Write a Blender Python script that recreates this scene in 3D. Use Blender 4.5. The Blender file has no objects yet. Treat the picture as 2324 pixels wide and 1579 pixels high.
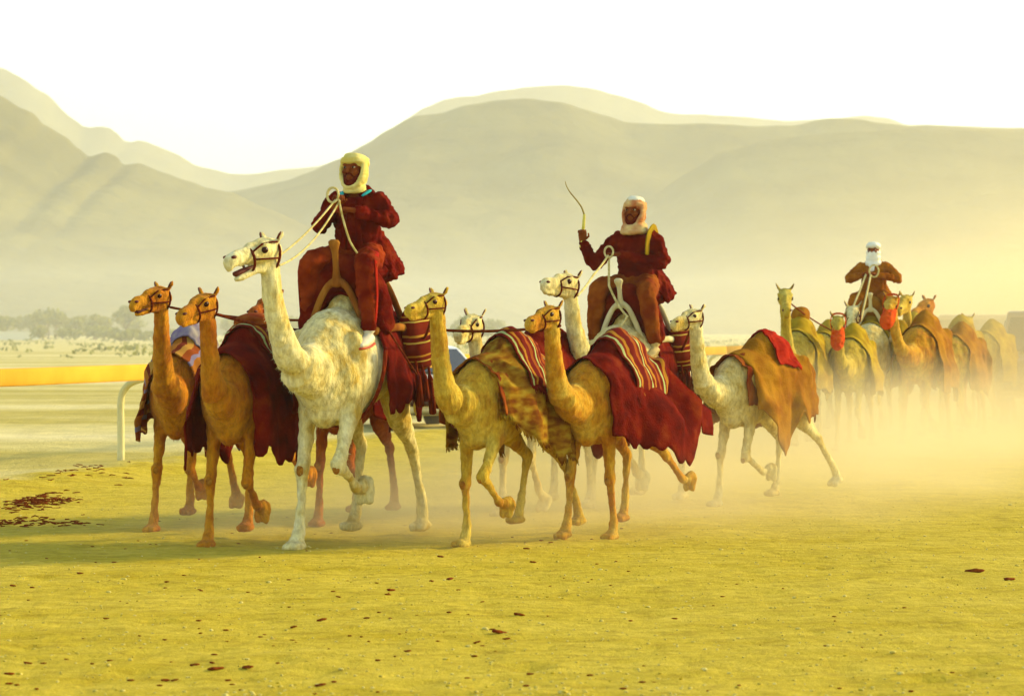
import bpy, bmesh, math, random
from mathutils import Vector, Matrix, Euler, noise
from mathutils.bvhtree import BVHTree

random.seed(7)
scene = bpy.context.scene
col = scene.collection
R = math.radians

# ------------------------------------------------------------------ camera
CAM_H = 1.6
cam_d = bpy.data.cameras.new('camera')
cam = bpy.data.objects.new('camera', cam_d)
col.objects.link(cam)
cam_d.sensor_width = 36.0
cam_d.lens = 100.0
cam_d.clip_start = 0.5
cam_d.clip_end = 60000
cam.location = (0, 0, CAM_H)
cam.rotation_euler = (R(90 - 0.395), 0, 0)
cam_d.dof.use_dof = True
cam_d.dof.focus_distance = 22.0
cam_d.dof.aperture_fstop = 5.0
scene.camera = cam

# ------------------------------------------------------------------ light
SUN_AZ = 66.0      # degrees to the right of the viewing direction
SUN_EL = 21.0
world = bpy.data.worlds.new('World')
scene.world = world
world.use_nodes = True
nt = world.node_tree
nt.nodes.clear()
sky = nt.nodes.new('ShaderNodeTexSky')
sky.sky_type = 'NISHITA'
sky.sun_disc = False
sky.sun_elevation = R(SUN_EL)
sky.sun_rotation = R(SUN_AZ)
sky.air_density = 1.0
sky.dust_density = 0.5
sky.ozone_density = 1.0
warm = nt.nodes.new('ShaderNodeMix')
warm.data_type = 'RGBA'
warm.blend_type = 'MULTIPLY'
warm.inputs[0].default_value = 1.0
warm.inputs[7].default_value = (1.0, 0.98, 0.90, 1)
bg = nt.nodes.new('ShaderNodeBackground')
bg.inputs[1].default_value = 0.14
wo = nt.nodes.new('ShaderNodeOutputWorld')
nt.links.new(sky.outputs[0], warm.inputs[6])
nt.links.new(warm.outputs[2], bg.inputs[0])
nt.links.new(bg.outputs[0], wo.inputs[0])

sun_d = bpy.data.lights.new('sun', 'SUN')
sun_d.energy = 2.8
sun_d.angle = R(7)
sun_d.color = (1.0, 0.80, 0.36)
sun = bpy.data.objects.new('sun', sun_d)
col.objects.link(sun)
_sd = Vector((math.sin(R(SUN_AZ)) * math.cos(R(SUN_EL)), math.cos(R(SUN_AZ)) * math.cos(R(SUN_EL)), math.sin(R(SUN_EL))))
sun.rotation_euler = _sd.to_track_quat('Z', 'Y').to_euler()

scene.view_settings.view_transform = 'Standard'
scene.view_settings.look = 'None'
scene.view_settings.gamma = 1.0
scene.view_settings.exposure = 1.46
scene.render.engine = 'CYCLES'
scene.cycles.max_bounces = 6
scene.cycles.diffuse_bounces = 3
scene.cycles.volume_bounces = 1
scene.cycles.volume_step_rate = 1.0
scene.cycles.use_denoising = True

# ------------------------------------------------------------------ helpers
FPX = 6456.0


def at(u, v, Y):
    """a point at distance Y seen at u, v in the 2324 px wide picture"""
    return Vector(((u - 1162) / FPX * Y, Y, CAM_H + (745 - v) / FPX * Y))


def tag(o, label=None, cat=None, group=None, kind=None):
    if label: o['label'] = label
    if cat: o['category'] = cat
    if group: o['group'] = group
    if kind: o['kind'] = kind
    return o


def empty(name, loc=(0, 0, 0), rz=0.0, s=1.0):
    o = bpy.data.objects.new(name, None)
    col.objects.link(o)
    o.location = loc
    o.rotation_euler = (0, 0, rz)
    o.scale = (s, s, s)
    o.empty_display_size = 0.2
    return o


def link(name, me, mat, parent=None, smooth=True):
    o = bpy.data.objects.new(name, me)
    col.objects.link(o)
    if mat is not None:
        me.materials.clear()
        me.materials.append(mat)
    if smooth:
        me.polygons.foreach_set('use_smooth', [True] * len(me.polygons))
    if parent is not None:
        o.parent = parent
    return o


def catmull(pts, n):
    """pts: list of equal-length tuples, resampled with n steps per span"""
    out = []
    m = len(pts)
    for i in range(m - 1):
        p0 = pts[max(i - 1, 0)]; p1 = pts[i]; p2 = pts[i + 1]; p3 = pts[min(i + 2, m - 1)]
        for k in range(n):
            t = k / n
            out.append(tuple(0.5 * ((2 * b) + (-a + c) * t + (2 * a - 5 * b + 4 * c - d) * t * t + (-a + 3 * b - 3 * c + d) * t ** 3)
                             for a, b, c, d in zip(p0, p1, p2, p3)))
    out.append(tuple(pts[-1]))
    return out


class MB:
    """collects closed shapes; build() joins them, fuse() melts them into one skin"""

    def __init__(self):
        self.v = []
        self.f = []

    def tube(self, pts, ref=(0, 0, 1), seg=14, sub=0, cap=0.5, M=None):
        """pts: (x, y, z, a, b): a = half width across ref, b = half width along ref"""
        if sub:
            pts = catmull(pts, sub)
        n = len(pts)
        P = [Vector(p[:3]) for p in pts]
        ref = Vector(ref)
        base = len(self.v)
        rings = []
        for i in range(n):
            t = (P[min(i + 1, n - 1)] - P[max(i - 1, 0)])
            t = t.normalized() if t.length > 1e-9 else Vector((1, 0, 0))
            up = ref - ref.dot(t) * t
            if up.length < 1e-4:
                up = Vector((0.01, 1, 0.02)) - t * Vector((0.01, 1, 0.02)).dot(t)
            up.normalize()
            side = up.cross(t)
            a, b = max(pts[i][3], 1e-4), max(pts[i][4], 1e-4)
            rings.append((P[i], t, up, side, a, b))
        allr = []
        if cap > 0:
            c, t, u, s, a, b = rings[0]
            r = min(a, b)
            allr.append((c - t * r * cap, u, s, a * .3, b * .3))
            allr.append((c - t * r * cap * .75, u, s, a * .72, b * .72))
        for c, t, u, s, a, b in rings:
            allr.append((c, u, s, a, b))
        if cap > 0:
            c, t, u, s, a, b = rings[-1]
            r = min(a, b)
            allr.append((c + t * r * cap * .75, u, s, a * .72, b * .72))
            allr.append((c + t * r * cap, u, s, a * .3, b * .3))
        for c, u, s, a, b in allr:
            for k in range(seg):
                an = 2 * math.pi * k / seg
                q = c + s * (math.cos(an) * a) + u * (math.sin(an) * b)
                self.v.append(M @ q if M else q)
        m = len(allr)
        for i in range(m - 1):
            for k in range(seg):
                k2 = (k + 1) % seg
                self.f.append((base + i * seg + k, base + i * seg + k2, base + (i + 1) * seg + k2, base + (i + 1) * seg + k))
        self.f.append(tuple(base + k for k in reversed(range(seg))))
        self.f.append(tuple(base + (m - 1) * seg + k for k in range(seg)))

    def ball(self, c, r, rot=None, nu=14, nv=9, M=None):
        c = Vector(c)
        if not hasattr(r, '__len__'):
            r = (r, r, r)
        Q = rot if rot is not None else Matrix.Identity(3)
        base = len(self.v)

        def put(q):
            q = c + Q @ Vector((q[0] * r[0], q[1] * r[1], q[2] * r[2]))
            self.v.append(M @ q if M else q)
        put((0, 0, 1))
        for j in range(1, nv):
            ph = math.pi * j / nv
            for i in range(nu):
                th = 2 * math.pi * i / nu
                put((math.sin(ph) * math.cos(th), math.sin(ph) * math.sin(th), math.cos(ph)))
        put((0, 0, -1))
        last = len(self.v) - 1
        for i in range(nu):
            i2 = (i + 1) % nu
            self.f.append((base, base + 1 + i, base + 1 + i2))
            for j in range(nv - 2):
                a = base + 1 + j * nu
                self.f.append((a + i, a + nu + i, a + nu + i2, a + i2))
            a = base + 1 + (nv - 2) * nu
            self.f.append((a + i, last, a + i2))

    def box(self, c, s, rot=None, M=None):
        c = Vector(c)
        Q = rot if rot is not None else Matrix.Identity(3)
        base = len(self.v)
        for dx in (-1, 1):
            for dy in (-1, 1):
                for dz in (-1, 1):
                    q = c + Q @ Vector((dx * s[0] / 2, dy * s[1] / 2, dz * s[2] / 2))
                    self.v.append(M @ q if M else q)
        for f in ((0, 1, 3, 2), (4, 6, 7, 5), (0, 4, 5, 1), (2, 3, 7, 6), (0, 2, 6, 4), (1, 5, 7, 3)):
            self.f.append(tuple(base + k for k in f))

    def mesh(self, name='m'):
        me = bpy.data.meshes.new(name)
        me.from_pydata([tuple(q) for q in self.v], [], self.f)
        me.update()
        return me

    def build(self, name, mat, parent=None, smooth=True):
        return link(name, self.mesh(name), mat, parent, smooth)

    def fuse_mesh(self, voxel=0.015, smooth=4, name='m'):
        me = self.mesh(name)
        o = bpy.data.objects.new('tmp', me)
        col.objects.link(o)
        m = o.modifiers.new('r', 'REMESH')
        m.mode = 'VOXEL'
        m.voxel_size = voxel
        if smooth:
            s = o.modifiers.new('s', 'SMOOTH')
            s.factor = 0.5
            s.iterations = smooth
        dg = bpy.context.evaluated_depsgraph_get()
        out = bpy.data.meshes.new_from_object(o.evaluated_get(dg))
        out.name = name
        bpy.data.objects.remove(o)
        bpy.data.meshes.remove(me)
        return out


def wrinkle(me, amp, freq, seed=0.0, stretch=(1, 1, 1)):
    me.update()
    nr = [v.normal.copy() for v in me.vertices]
    off = Vector((seed * 3.1, seed * 1.7, seed * 2.3))
    for v, n in zip(me.vertices, nr):
        q = Vector((v.co.x * stretch[0], v.co.y * stretch[1], v.co.z * stretch[2])) * freq + off
        d = noise.noise(q) + 0.5 * noise.noise(q * 2.1)
        d = -abs(d) * 1.4 + 0.4
        v.co += n * (d * amp)
    me.update()


# ------------------------------------------------------------------ materials
def mat_new(name):
    m = bpy.data.materials.new(name)
    m.use_nodes = True
    n = m.node_tree.nodes
    l = m.node_tree.links
    return m, n, l, n['Principled BSDF']


def rgba(c):
    return (c[0], c[1], c[2], 1.0)


def noisy(name, c1, c2, scale=4.0, rough=0.85, bump=0.2, bump_scale=60.0, c3=None, stretch=(1, 1, 1), detail=4, lo=0.35, hi=0.65, sheen=0.0, bdist=0.01, spec=0.02):
    m, n, l, b = mat_new(name)
    tc = n.new('ShaderNodeTexCoord')
    mp = n.new('ShaderNodeMapping')
    mp.inputs['Scale'].default_value = stretch
    l.new(tc.outputs['Object'], mp.inputs[0])
    nz = n.new('ShaderNodeTexNoise')
    nz.inputs['Scale'].default_value = scale
    nz.inputs['Detail'].default_value = detail
    l.new(mp.outputs[0], nz.inputs[0])
    cr = n.new('ShaderNodeValToRGB')
    cr.color_ramp.elements[0].position = lo
    cr.color_ramp.elements[0].color = rgba(c1)
    cr.color_ramp.elements[1].position = hi
    cr.color_ramp.elements[1].color = rgba(c2)
    if c3:
        e = cr.color_ramp.elements.new(0.5 * (lo + hi))
        e.color = rgba(c3)
    l.new(nz.outputs[0], cr.inputs[0])
    l.new(cr.outputs[0], b.inputs['Base Color'])
    b.inputs['Roughness'].default_value = rough
    b.inputs['Specular IOR Level'].default_value = spec
    if sheen:
        b.inputs['Sheen Weight'].default_value = sheen
    if bump:
        nb = n.new('ShaderNodeTexNoise')
        nb.inputs['Scale'].default_value = bump_scale
        nb.inputs['Detail'].default_value = 3
        l.new(mp.outputs[0], nb.inputs[0])
        bm = n.new('ShaderNodeBump')
        bm.inputs['Strength'].default_value = bump
        bm.inputs['Distance'].default_value = bdist
        l.new(nb.outputs[0], bm.inputs['Height'])
        l.new(bm.outputs[0], b.inputs['Normal'])
    return m


def striped(name, cols, along='U', rep=8.0, rough=0.9, wob=0.02):
    """woven stripes over the cloth's own UV"""
    m, n, l, b = mat_new(name)
    tc = n.new('ShaderNodeTexCoord')
    sp = n.new('ShaderNodeSeparateXYZ')
    l.new(tc.outputs['UV'], sp.inputs[0])
    nz = n.new('ShaderNodeTexNoise')
    nz.inputs['Scale'].default_value = 5
    l.new(tc.outputs['UV'], nz.inputs[0])
    ma = n.new('ShaderNodeMath'); ma.operation = 'MULTIPLY_ADD'
    ma.inputs[1].default_value = wob
    l.new(nz.outputs[0], ma.inputs[0])
    l.new(sp.outputs[0 if along == 'U' else 1], ma.inputs[2])
    mu = n.new('ShaderNodeMath'); mu.operation = 'MULTIPLY'
    mu.inputs[1].default_value = rep
    l.new(ma.outputs[0], mu.inputs[0])
    fr = n.new('ShaderNodeMath'); fr.operation = 'FRACT'
    l.new(mu.outputs[0], fr.inputs[0])
    cr = n.new('ShaderNodeValToRGB')
    cr.color_ramp.interpolation = 'CONSTANT'
    els = cr.color_ramp.elements
    k = len(cols)
    els[0].position = 0.0; els[0].color = rgba(cols[0][1])
    els[1].position = cols[1][0]; els[1].color = rgba(cols[1][1])
    for p, c in cols[2:]:
        e = els.new(p); e.color = rgba(c)
    l.new(fr.outputs[0], cr.inputs[0])
    n2 = n.new('ShaderNodeTexNoise')
    n2.inputs['Scale'].default_value = 9
    l.new(tc.outputs['Object'], n2.inputs[0])
    mx = n.new('ShaderNodeMix'); mx.data_type = 'RGBA'; mx.blend_type = 'MULTIPLY'
    mx.inputs[0].default_value = 0.5
    l.new(cr.outputs[0], mx.inputs[6])
    r2 = n.new('ShaderNodeValToRGB')
    r2.color_ramp.elements[0].color = (.45, .45, .45, 1); r2.color_ramp.elements[1].color = (1.3, 1.3, 1.3, 1)
    l.new(n2.outputs[0], r2.inputs[0])
    l.new(r2.outputs[0], mx.inputs[7])
    l.new(mx.outputs[2], b.inputs['Base Color'])
    b.inputs['Roughness'].default_value = rough
    b.inputs['Specular IOR Level'].default_value = 0.05
    return m


def plain(name, c, rough=0.6, spec=0.3, metal=0.0, coat=0.0):
    m, n, l, b = mat_new(name)
    tc = n.new('ShaderNodeTexCoord')
    nz = n.new('ShaderNodeTexNoise')
    nz.inputs['Scale'].default_value = 12
    l.new(tc.outputs['Object'], nz.inputs[0])
    cr = n.new('ShaderNodeValToRGB')
    cr.color_ramp.elements[0].position = .3; cr.color_ramp.elements[0].color = rgba([x * .8 for x in c])
    cr.color_ramp.elements[1].position = .7; cr.color_ramp.elements[1].color = rgba([min(1, x * 1.1) for x in c])
    l.new(nz.outputs[0], cr.inputs[0])
    l.new(cr.outputs[0], b.inputs['Base Color'])
    b.inputs['Roughness'].default_value = rough
    b.inputs['Specular IOR Level'].default_value = spec
    b.inputs['Metallic'].default_value = metal
    b.inputs['Coat Weight'].default_value = coat
    return m


# ------------------------------------------------------------------ the setting
# rail line: the track runs along TR from P0
P0 = Vector((-5.4, 30.0, 0.0))
TR = Vector((0.268, 0.963, 0.0)).normalized()
TN = Vector((-TR.y, TR.x, 0))          # points to the far side of the rail (left)


def side_of_track(x, y):
    return (x - P0.x) * TN.x + (y - P0.y) * TN.y


_pr = random.Random(5)
PRINTS = {}
for _ in range(1100):
    _y = 12.0 + 26 * _pr.random() ** 1.3
    _x = _pr.uniform(-.22, .22) * _y
    PRINTS.setdefault((int(_x // .5), int(_y // .5)), []).append((_x, _y, _pr.uniform(.06, .10), _pr.uniform(.005, .014)))


def prints_z(x, y):
    z = 0.0
    ci, cj = int(x // .5), int(y // .5)
    for i in (ci - 1, ci, ci + 1):
        for j in (cj - 1, cj, cj + 1):
            for px, py, r, d in PRINTS.get((i, j), ()):
                q = ((x - px) ** 2 + ((y - py) / 1.35) ** 2) / (r * r)
                if q < 9:
                    z += -d * math.exp(-q) + .45 * d * math.exp(-((math.sqrt(q) - 1.7) / .5) ** 2)
    return z


def ground_z(x, y, fine=False):
    d = side_of_track(x, y)
    f = max(0.0, 1.0 - max(0.0, (y - 45) / 60.0))
    if y < 5 or f <= 0:
        return 0.0
    z = 0.018 * noise.noise(Vector((x * 0.9, y * 0.55, 1.3))) + 0.010 * noise.noise(Vector((x * 3.1, y * 1.9, 4.3))) \
        + 0.006 * noise.noise(Vector((x * 8.0, y * 5.0, 7.7)))
    # low berm of kicked up sand along the rail
    b = math.exp(-((d + 0.6) / 0.7) ** 2)
    z += b * (0.07 + 0.05 * noise.noise(Vector((x * 1.6, y * 1.6, 9.0))))
    if fine and 11.4 < y < 39:
        z += prints_z(x, y)
    return z * f


def build_ground():
    def axis(lo, hi, st, far, grow):
        a = []
        x = lo
        while x < hi:
            a.append(x); x += st
        s = st
        while x < far:
            a.append(x); s *= grow; x += s
        a.append(far)
        s = st; x = lo - st
        pre = []
        while x > -far:
            pre.append(x); s *= grow; x -= s
        pre.append(-far)
        return list(reversed(pre)) + a
    xs = axis(-9.0, 13.0, 0.07, 6000, 1.16)
    ys = axis(11.5, 40.0, 0.09, 7000, 1.05)
    ys = [y for y in ys if y > -400]
    vs = [(x, y, ground_z(x, y, True)) for y in ys for x in xs]
    nx = len(xs)
    fs = [(j * nx + i, j * nx + i + 1, (j + 1) * nx + i + 1, (j + 1) * nx + i) for j in range(len(ys) - 1) for i in range(nx - 1)]
    me = bpy.data.meshes.new('ground')
    me.from_pydata(vs, [], fs)
    m, n, l, b = mat_new('sand')
    tc = n.new('ShaderNodeTexCoord')

    def nz(scale, detail, stretch, rough=0.55):
        mp = n.new('ShaderNodeMapping'); mp.inputs['Scale'].default_value = stretch
        l.new(tc.outputs['Object'], mp.inputs[0])
        t = n.new('ShaderNodeTexNoise'); t.inputs['Scale'].default_value = scale; t.inputs['Detail'].default_value = detail
        t.inputs['Roughness'].default_value = rough
        l.new(mp.outputs[0], t.inputs[0])
        return t.outputs[0]

    def ramp(src, stops):
        r = n.new('ShaderNodeValToRGB')
        e = r.color_ramp.elements
        e[0].position, e[0].color = stops[0][0], rgba(stops[0][1])
        e[1].position, e[1].color = stops[1][0], rgba(stops[1][1])
        for p, c in stops[2:]:
            q = e.new(p); q.color = rgba(c)
        l.new(src, r.inputs[0])
        return r.outputs[0]

    def mix(f, a, c, mode='MIX', fac=None):
        x = n.new('ShaderNodeMix'); x.data_type = 'RGBA'; x.blend_type = mode
        if fac is not None: x.inputs[0].default_value = fac
        else: l.new(f, x.inputs[0])
        l.new(a, x.inputs[6]); l.new(c, x.inputs[7])
        return x.outputs[2]
    # track sand: mottled olive-yellow with paler grains
    sand = ramp(nz(1.6, 7, (.45, 1.0, 1)), [(0.30, (.47, .345, .009)), (0.70, (.58, .44, .035))])
    grain = ramp(nz(13.0, 8, (0.38, 0.62, 1), .75), [(0.30, (.58, .54, .35)), (0.50, (1, 1, 1)), (0.66, (1.22, 1.24, 1.9))])
    track = mix(None, sand, grain, 'MULTIPLY', 0.85)
    # hard pan beyond the rail: pale, in long streaks
    pan = ramp(nz(0.16, 5, (0.35, 1.0, 1)), [(0.38, (.50, .40, .09)), (0.52, (.66, .55, .20)), (0.68, (.74, .63, .30))])
    pan2 = ramp(nz(3.0, 4, (0.6, 0.5, 1)), [(0.35, (.8, .8, .8)), (0.65, (1.1, 1.1, 1.1))])
    pan = mix(None, pan, pan2, 'MULTIPLY', 0.7)
    # mask across the rail line
    dt = n.new('ShaderNodeVectorMath'); dt.operation = 'DOT_PRODUCT'
    l.new(tc.outputs['Object'], dt.inputs[0])
    dt.inputs[1].default_value = tuple(TN)
    ad = n.new('ShaderNodeMath'); ad.operation = 'ADD'
    ad.inputs[1].default_value = -P0.dot(TN)
    l.new(dt.outputs['Value'], ad.inputs[0])
    wn = n.new('ShaderNodeMath'); wn.operation = 'MULTIPLY_ADD'
    wn.inputs[1].default_value = 1.6
    l.new(nz(1.4, 4, (1, 1, 1)), wn.inputs[0])
    l.new(ad.outputs[0], wn.inputs[2])
    mr = n.new('ShaderNodeMapRange')
    mr.inputs[1].default_value = 0.1; mr.inputs[2].default_value = 1.0
    l.new(wn.outputs[0], mr.inputs[0])
    c = mix(mr.outputs[0], track, pan)
    l.new(c, b.inputs['Base Color'])
    b.inputs['Roughness'].default_value = 0.95
    b.inputs['Specular IOR Level'].default_value = 0.1
    bm = n.new('ShaderNodeBump'); bm.inputs['Strength'].default_value = 0.9; bm.inputs['Distance'].default_value = 0.05
    vo = n.new('ShaderNodeTexVoronoi'); vo.inputs['Scale'].default_value = 2.6; vo.feature = 'SMOOTH_F1'
    mpv = n.new('ShaderNodeMapping'); mpv.inputs['Scale'].default_value = (1, .75, 1)
    l.new(tc.outputs['Object'], mpv.inputs[0]); l.new(mpv.outputs[0], vo.inputs[0])
    hs = n.new('ShaderNodeMath'); hs.operation = 'MULTIPLY_ADD'; hs.inputs[1].default_value = 0.6
    l.new(vo.outputs['Distance'], hs.inputs[0]); l.new(nz(13, 8, (1, .5, 1), .72), hs.inputs[2])
    l.new(hs.outputs[0], bm.inputs['Height'])
    l.new(bm.outputs[0], b.inputs['Normal'])
    o = link('ground', me, m)
    tag(o, kind='structure')
    return o


build_ground()

rock = noisy('rock', (.085, .075, .022), (.17, .15, .05), scale=0.02, rough=1.0, bump=0.6, bump_scale=0.08, detail=8, bdist=6.0)


def ridge(name, skyline, Y, front, back, seed, extra=()):
    """a range whose crest follows the given outline, with gullied slopes of real depth"""
    pts = [at(u, v, Y) for u, v in skyline]
    xs0, xs1 = pts[0].x, pts[-1].x
    nx = 260
    rows_f, rows_b = 34, 8

    def h(x):
        for a, b in zip(pts, pts[1:]):
            if a.x <= x <= b.x:
                t = (x - a.x) / max(1e-6, b.x - a.x)
                t = t * t * (3 - 2 * t) * 0.35 + t * 0.65
                return a.z + (b.z - a.z) * t
        return pts[-1].z
    vs, fs = [], []
    rows = [i / rows_f for i in range(rows_f + 1)] + [1 + (i + 1) / rows_b for i in range(rows_b)]
    for r in rows:
        for i in range(nx + 1):
            x = xs0 + (xs1 - xs0) * i / nx
            H = h(x)
            if r <= 1:
                y = Y - front * (1 - r)
                k = r ** 1.25 * .8 + r * .2
                q = Vector((x / 85.0 + seed, y / 120.0, seed))
                g = noise.noise(q) * .6 + noise.noise(q * 2.3) * .3 + noise.noise(q * 5.1) * .14
                z = H * k + g * H * .32 * math.sin(math.pi * min(1, r)) ** .8
                z = min(z, H * (0.25 + .75 * r) * 1.02 + 0.0)
                y += g * 60 * math.sin(math.pi * r)
            else:
                y = Y + back * (r - 1)
                z = H * (2 - r)
            if r == 1:
                z = H + noise.noise(Vector((x / 14.0, seed, 0))) * H * .006
            vs.append((x, y, z - (3 if r in (0, 2) else 0)))
    for j in range(len(rows) - 1):
        for i in range(nx):
            a = j * (nx + 1) + i
            fs.append((a, a + 1, a + nx + 2, a + nx + 1))
    me = bpy.data.meshes.new(name)
    me.from_pydata(vs, [], fs)
    o = link(name, me, rock)
    tag(o, kind='structure')
    return o


SKY_L = [(-900, 60), (-500, -30), (-250, 90), (-100, 160), (0, 217), (50, 248), (75, 258), (100, 285), (150, 312), (175, 335), (203, 356), (240, 346), (265, 355), (280, 375), (315, 371),
         (370, 392), (430, 412), (470, 427), (525, 436), (600, 470), (760, 540), (900, 610), (1100, 690), (1300, 735)]
SKY_C = [(250, 560), (400, 480), (525, 434), (560, 428), (600, 421), (650, 411), (700, 392), (760, 365), (830, 328), (880, 295), (920, 273), (945, 262), (1000, 257), (1060, 240), (1130, 228),
         (1200, 226), (1270, 232), (1330, 250), (1370, 262), (1420, 278), (1500, 283), (1600, 280), (1700, 287), (1800, 285), (1870, 272), (1900, 269), (1950, 272), (2000, 280), (2060, 287),
         (2100, 283), (2200, 289), (2324, 293), (2600, 310), (3000, 330), (3400, 430)]
SKY_R = [(1150, 700), (1300, 575), (1480, 446), (1560, 392), (1640, 345), (1750, 318), (1850, 306), (1950, 298), (2100, 294), (2324, 300), (2600, 300), (3000, 330), (3500, 460)]
SKY_GHOST = [(-900, 150), (-500, -20), (-200, 60), (0, 155), (40, 172), (100, 210), (160, 265), (195, 293), (230, 287), (255, 292), (290, 325), (320, 318), (400, 350), (450, 378), (530, 395), (560, 396), (640, 385),
         (720, 380), (780, 358), (860, 312), (930, 268), (960, 248), (1010, 225), (1080, 218), (1150, 205), (1230, 195), (1290, 195), (1350, 203), (1400, 218), (1450, 232), (1510, 257),
         (1600, 262), (1700, 268), (1800, 275), (1960, 263), (2010, 268), (2060, 285), (2324, 290), (2700, 300), (3200, 340)]
ridge('hill_left', SKY_L, 1000, 380, 300, 1.7)
ridge('hill_centre', SKY_C, 1230, 420, 350, 5.2)
ridge('hill_right', SKY_R, 1080, 350, 120, 8.9)
ridge('hill_ghost', SKY_GHOST, 2550, 500, 400, 3.4)  # added: faint double-exposed ghost of the skyline, built as a solid range

# ------------------------------------------------------------------ camels
eye_mat = plain('camel_eye', (.03, .004, .002), rough=0.25, spec=0.12)
dark_skin = plain('dark_skin', (.10, .012, .004), rough=0.7)
callus = noisy('callus', (.22, .07, .006), (.40, .18, .02), scale=30, bump=.5, bump_scale=80)
strap_dark = noisy('halter_webbing', (.06, .006, .002), (.12, .016, .004), scale=20, bump=.1)
strap_pale = noisy('pale_cord', (.62, .50, .18), (.78, .66, .32), scale=20, bump=.1)
rope_dark = noisy('dark_rope', (.10, .012, .003), (.20, .04, .006), scale=30, bump=.2)
rope_pale = noisy('pale_rope', (.44, .34, .10), (.66, .56, .24), scale=30, bump=.2)


def hide(name, c1, c2, c3=None, scale=3.0):
    """coat: broad patches, short hair streaks and a woolly relief"""
    m, n, l, b = mat_new(name)
    tc = n.new('ShaderNodeTexCoord')

    def nz(sc, det, st=(1, 1, 1), ro=.6):
        mp = n.new('ShaderNodeMapping'); mp.inputs['Scale'].default_value = st
        l.new(tc.outputs['Object'], mp.inputs[0])
        t = n.new('ShaderNodeTexNoise'); t.inputs['Scale'].default_value = sc; t.inputs['Detail'].default_value = det; t.inputs['Roughness'].default_value = ro
        l.new(mp.outputs[0], t.inputs[0])
        return t.outputs[0]
    cr = n.new('ShaderNodeValToRGB')
    e = cr.color_ramp.elements
    e[0].position, e[0].color = .36, rgba(c1)
    e[1].position, e[1].color = .64, rgba(c2)
    if c3:
        q = e.new(.48); q.color = rgba(c3)
    l.new(nz(scale, 7, (1, 1, .8), .68), cr.inputs[0])
    r2 = n.new('ShaderNodeValToRGB')
    r2.color_ramp.elements[0].position, r2.color_ramp.elements[0].color = .32, (.52, .45, .36, 1)
    r2.color_ramp.elements[1].position, r2.color_ramp.elements[1].color = .62, (1.12, 1.12, 1.12, 1)
    hr = nz(26, 6, (1, 1, .35), .7)
    l.new(hr, r2.inputs[0])
    mx = n.new('ShaderNodeMix'); mx.data_type = 'RGBA'; mx.blend_type = 'MULTIPLY'; mx.inputs[0].default_value = .75
    l.new(cr.outputs[0], mx.inputs[6]); l.new(r2.outputs[0], mx.inputs[7])
    l.new(mx.outputs[2], b.inputs['Base Color'])
    b.inputs['Roughness'].default_value = .95
    b.inputs['Specular IOR Level'].default_value = .06
    b.inputs['Sheen Weight'].default_value = .04
    bm = n.new('ShaderNodeBump'); bm.inputs['Strength'].default_value = .9; bm.inputs['Distance'].default_value = .025
    l.new(hr, bm.inputs['Height']); l.new(bm.outputs[0], b.inputs['Normal'])
    return m


HIDE = {
    'white': hide('white_hide', (.58, .40, .07), (.84, .77, .44), (.76, .66, .28)),
    'cream': hide('cream_hide', (.56, .38, .07), (.80, .71, .36), (.72, .59, .22)),
    'tawny': hide('tawny_hide', (.42, .115, .003), (.62, .29, .010), (.52, .19, .005)),
    'brown': hide('brown_hide', (.26, .040, .003), (.40, .11, .005)),
    'straw': hide('straw_hide', (.42, .19, .010), (.64, .48, .08), (.56, .36, .03)),
    'fawn': hide('fawn_hide', (.42, .14, .005), (.66, .44, .06), (.56, .27, .012)),
    'olive': hide('olive_hide', (.40, .26, .012), (.60, .47, .08)),
}

L_FORE, L_CAN, L_PAST = .50, .40, .12
L_TH, L_GAS, L_HCAN = .37, .47, .47


def front_leg(mb, sgn, ang, body_x=.40, y0=.165):
    a1, a2, a3 = [R(a) for a in ang[:3]]
    sp = R(ang[3]) if len(ang) > 3 else 0.0
    d = lambda a, L: Vector((math.sin(a) * L, math.sin(sp) * L * sgn * math.cos(a), -math.cos(a) * math.cos(sp) * L))
    E = Vector((body_x, sgn * y0, 1.06))
    K = E + d(a1, L_FORE)
    F = K + d(a2, L_CAN)
    P = F + d(a3, L_PAST)
    S = Vector((body_x + .10, sgn * .15, 1.34))
    m1 = E.lerp(K, .35); m2 = E.lerp(K, .78)
    c1 = K.lerp(F, .2); c2 = K.lerp(F, .6)
    kf = d(a1, .0)
    mb.tube([(*S, .10, .17), (*(S.lerp(E, .5)), .10, .155), (*E, .078, .115), (*m1, .060, .078), (*m2, .047, .055),
             (*K, .052, .062), (*c1, .038, .042), (*c2, .031, .036), (*F, .042, .047), (*P, .05, .055)], ref=(1, 0, 0), sub=3)
    # knee pad
    kn = Vector((math.cos((a1 + a2) / 2), 0, math.sin((a1 + a2) / 2)))
    mb.ball(K + kn * .022, (.05, .052, .065))
    foot(mb, P, a3)
    return P


def foot(mb, P, a):
    # a: pastern angle; the sole lies flat when planted, hangs with the pastern when lifted
    tilt = 0 if a > R(-28) else a * 0.75
    q = Matrix.Rotation(tilt, 3, 'Y').transposed() if tilt else Matrix.Identity(3)
    q = Matrix.Rotation(-tilt, 3, 'Y')
    mb.ball(P + q @ Vector((.035, 0, -.025)), (.105, .082, .042), rot=q)
    for s in (-1, 1):
        mb.ball(P + q @ Vector((.095, s * .036, -.03)), (.062, .036, .036), rot=q)


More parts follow.
